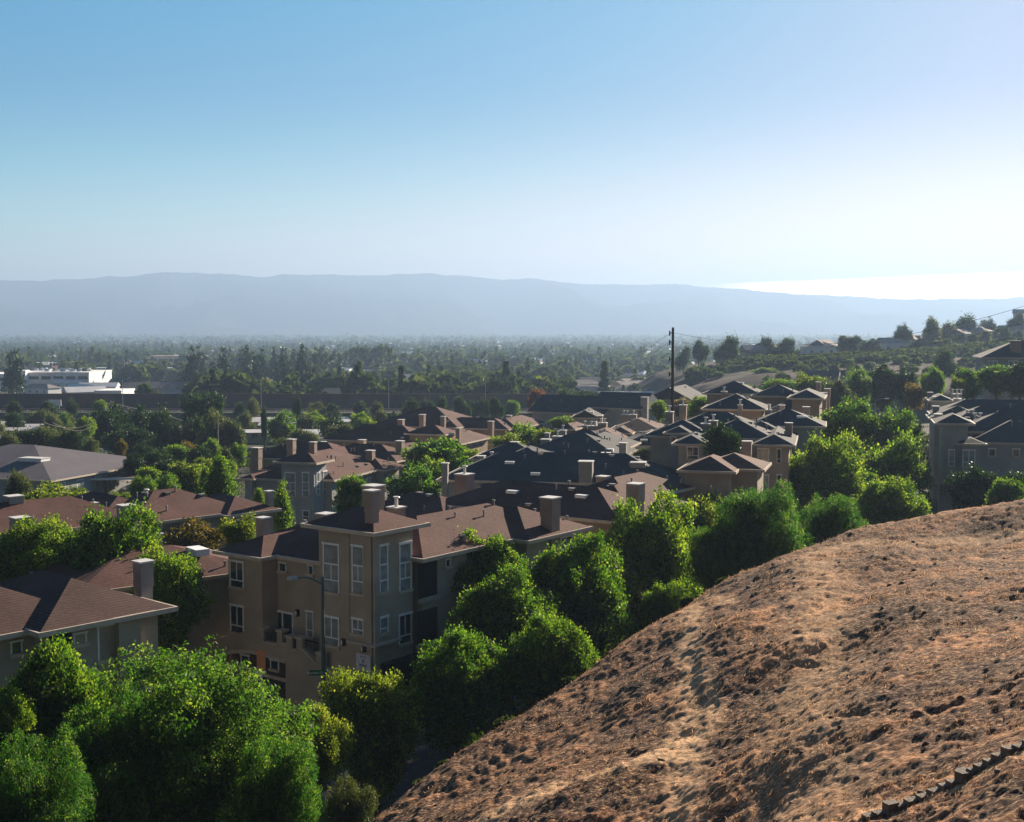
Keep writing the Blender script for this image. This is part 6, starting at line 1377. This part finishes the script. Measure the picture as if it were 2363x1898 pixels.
# far-off wood: merged
def merged(name, label, n, d0, d1, kinds, mats, hr, pxr=(-260, 2650), expo=1.0, nl=26, leafm='leaf_d', yfun=None):
    r = np.random.default_rng(len(name) * 7 + n); D = d0 * (d1 / d0) ** (r.random(n) ** expo); px = r.uniform(*pxr, n); keep = ~((px < 455) & (D < 705)) & ~((px < 480) & (D >= 700) & (D < 850) & (r.random(n) < .6)); D, px = D[keep], px[keep]; x = (px - CX) / F * D
    HH = np.array([(o.location.x, o.location.y) for o in bpy.data.objects if o.get('category') == 'house' and o.location.y > 420]); near = np.zeros(len(D), bool)
    for hx, hy in HH: near |= (np.abs(x - hx - 7 * hx / hy) < 13) & (D - hy < 10) & (D - hy > -38)
    D, px, x = D[~near], px[~near], x[~near]; n = len(D)
    h = hr[0] + (hr[1] - hr[0]) * r.random(n) ** 1.6; con = r.random(n) < .26; h = np.where(con, h * 1.45, h); w = np.where(con, h * .18, h * (.45 + .25 * r.random(n)))
    g_ = gz(x, D); dirn = unit(r.normal(size=(n, nl, 3)) + [0, 0, .3]); t = r.random((n, nl, 1))
    p = dirn * (.75 + .35 * r.random((n, nl, 1)))
    pc = np.concatenate([dirn[..., :2] * (1.05 - t) * .95, (t * 2 - 1)], -1); p = np.where(con[:, None, None], pc, p)
    P = np.stack([p[..., 0] * w[:, None], p[..., 1] * w[:, None], (p[..., 2] + 1) * .5 * h[:, None]], -1) + np.stack([x, D, g_], -1)[:, None]
    s1 = unit(r.normal(size=(n, nl, 3))) ; s2 = unit(np.cross(s1, r.normal(size=(n, nl, 3)))); sz = (w * .42)[:, None, None] * (.7 + .6 * r.random((n, nl, 1)))
    V = np.stack([P - s1 * sz, P + s2 * sz, P + s1 * sz, P - s2 * sz], 2).reshape(-1, 3); tip = np.repeat(np.clip(r.random(n)[:, None] * .7 + .4 * r.random((n, nl)), 0, 1).ravel(), 4)
    tag(link(name, np_mesh(name, V, np.arange(len(V)).reshape(-1, 4), MT[leafm], attrs={'tip': tip})), label, 'wood', kind='stuff')
merged('near_wood', 'dense belt of trees filling the valley between the houses', 1450, 430, 1000, 0, 0, (5, 12), (-150, 1640), .9, 170, 'leaf_f')
merged('green_wood', 'lighter green trees scattered through the valley wood', 900, 430, 1100, 0, 0, (5, 9), (-150, 1640), .9, 150, 'leaf_f2')
merged('far_wood', 'hazy wood covering the far plain up to the mountains', 9000, 950, 3500, 0, 0, (7, 15), (-300, 2700), .75, 34, 'leaf_f')
merged('distant_wood', 'faint bluish tree cover at the far end of the plain', 14000, 3200, 8800, 0, 0, (9, 22), (-300, 2700), .6, 10, 'leaf_f')
fs_ = MB(); r_ = random.Random(8)
for i in range(900):
    D = 1000 * 4.2 ** r_.random(); px = r_.uniform(-100, 2000); x = (px - CX) / F * D; g_ = g1(x, D); w, d_, h = r_.uniform(12, 26), r_.uniform(9, 14), r_.uniform(5.5, 9.5); a = r_.uniform(-.7, .7)
    Mx = Matrix.Translation((x, D, g_)) @ Matrix.Rotation(a, 4, 'Z'); fs_.quadbox(-w/2, w/2, 0, d_, -3, h, Mx)
    fs_.poly([Mx @ Vector(p) for p in ((-w/2-.4,-.4,h+.01),(w/2+.4,-.4,h+.01),(w/2+.4,d_+.4,h+.01),(-w/2-.4,d_+.4,h+.01),(-w/2+d_*.4,d_/2,h+2.2),(w/2-d_*.4,d_/2,h+2.2))], [(0,1,5,4),(1,2,5),(2,3,4,5),(3,0,4)])
tag(fs_.build('far_suburb', MT['mhroof']), 'scattered pale roofs of the far suburb showing between the trees of the plain', 'houses', kind='stuff')
# garden undergrowth close by
def near_under(n, seed):
    r = random.Random(seed)
    for i in range(n):
        t = r.uniform(-10, 90); o = r.uniform(-13, -11.5); q = mainb.O + u * t + n_ * o
        yield q
# shrub belt on the dark side of the estate road
def merged_pts(name, label, pts, hr, nl, leafm):
    r = np.random.default_rng(len(pts)); n = len(pts); pts = np.array(pts); h = r.uniform(*hr, n); w = h * .75; dirn = unit(r.normal(size=(n, nl, 3)) + [0, 0, .3]) * (.6 + .45 * r.random((n, nl, 1)))
    P = np.stack([dirn[..., 0] * w[:, None], dirn[..., 1] * w[:, None], (dirn[..., 2] + .7) * .55 * h[:, None]], -1) + pts[:, None]
    s1 = unit(r.normal(size=(n, nl, 3))); s2 = unit(np.cross(s1, r.normal(size=(n, nl, 3)))); sz = (.09 if nl > 200 else .3) * (.7 + .6 * r.random((n, nl, 1))) * (1 + P[..., 1:2] / 250)
    V = np.stack([P - s1 * sz, P + s2 * sz * .6, P + s1 * sz, P - s2 * sz * .6], 2).reshape(-1, 3)
    tag(link(name, np_mesh(name, V, np.arange(len(V)).reshape(-1, 4), MT[leafm], attrs={'tip': np.repeat(r.random(n * nl), 4)})), label, 'ground cover', kind='stuff')
pp = []
for i in range(60):
    t = random.uniform(-30, 100); q = mainb.O + u * t - n_ * random.uniform(11.5, 15); pp.append((q.x, q.y, max(g1(q.x, q.y), hz(q.x, q.y) if q.y < 80 else -99) - .1))
merged_pts('ground_cover', 'low dark ground cover between the shaded road and the hill toe', pp, (.4, .9), 900, 'leaf_f')
pp = []
for i in range(260):
    px = random.uniform(2170 * 0 + 1780, 2363) if i % 2 else random.uniform(300, 1000); D = random.uniform(165, 235) if i % 2 else random.uniform(180, 330); x = (px - CX) / F * D; pp.append((x, D, g1(x, D) - .2))
merged_pts('garden_shrubs', 'mass of low garden shrubs filling gaps behind the roofs', pp, (1.5, 4), 420, 'leaf_f')

pp = []
for i in range(850):
    px = random.uniform(1590, 2420); yl = np.interp(px, [1590, 1720, 1900, 2080, 2363, 2420], [872, 838, 834, 822, 794, 790]); yy = yl + (abs(random.gauss(0, 5)) if i % 5 else random.uniform(0, 60))
    if px < 1770 and yy > yl + 10: continue
    for D in np.linspace(330, 600, 90):
        p = at_d(px, yy, D)
        if p.z < h2(p.x, p.y) + .1: pp.append((p.x, p.y, h2(p.x, p.y) - .2)); break
merged_pts('hillside_scrub', 'dark scrub covering the slope below the far hill houses', pp, (1.2, 3.2), 130, 'leaf_f')

# ------------------------------------------------------------------ haze
hzb = MB().quadbox(-12500, 12500, -12500, 12500, -66, 430).build('haze', haze_material())
tag(hzb, kind='stuff')
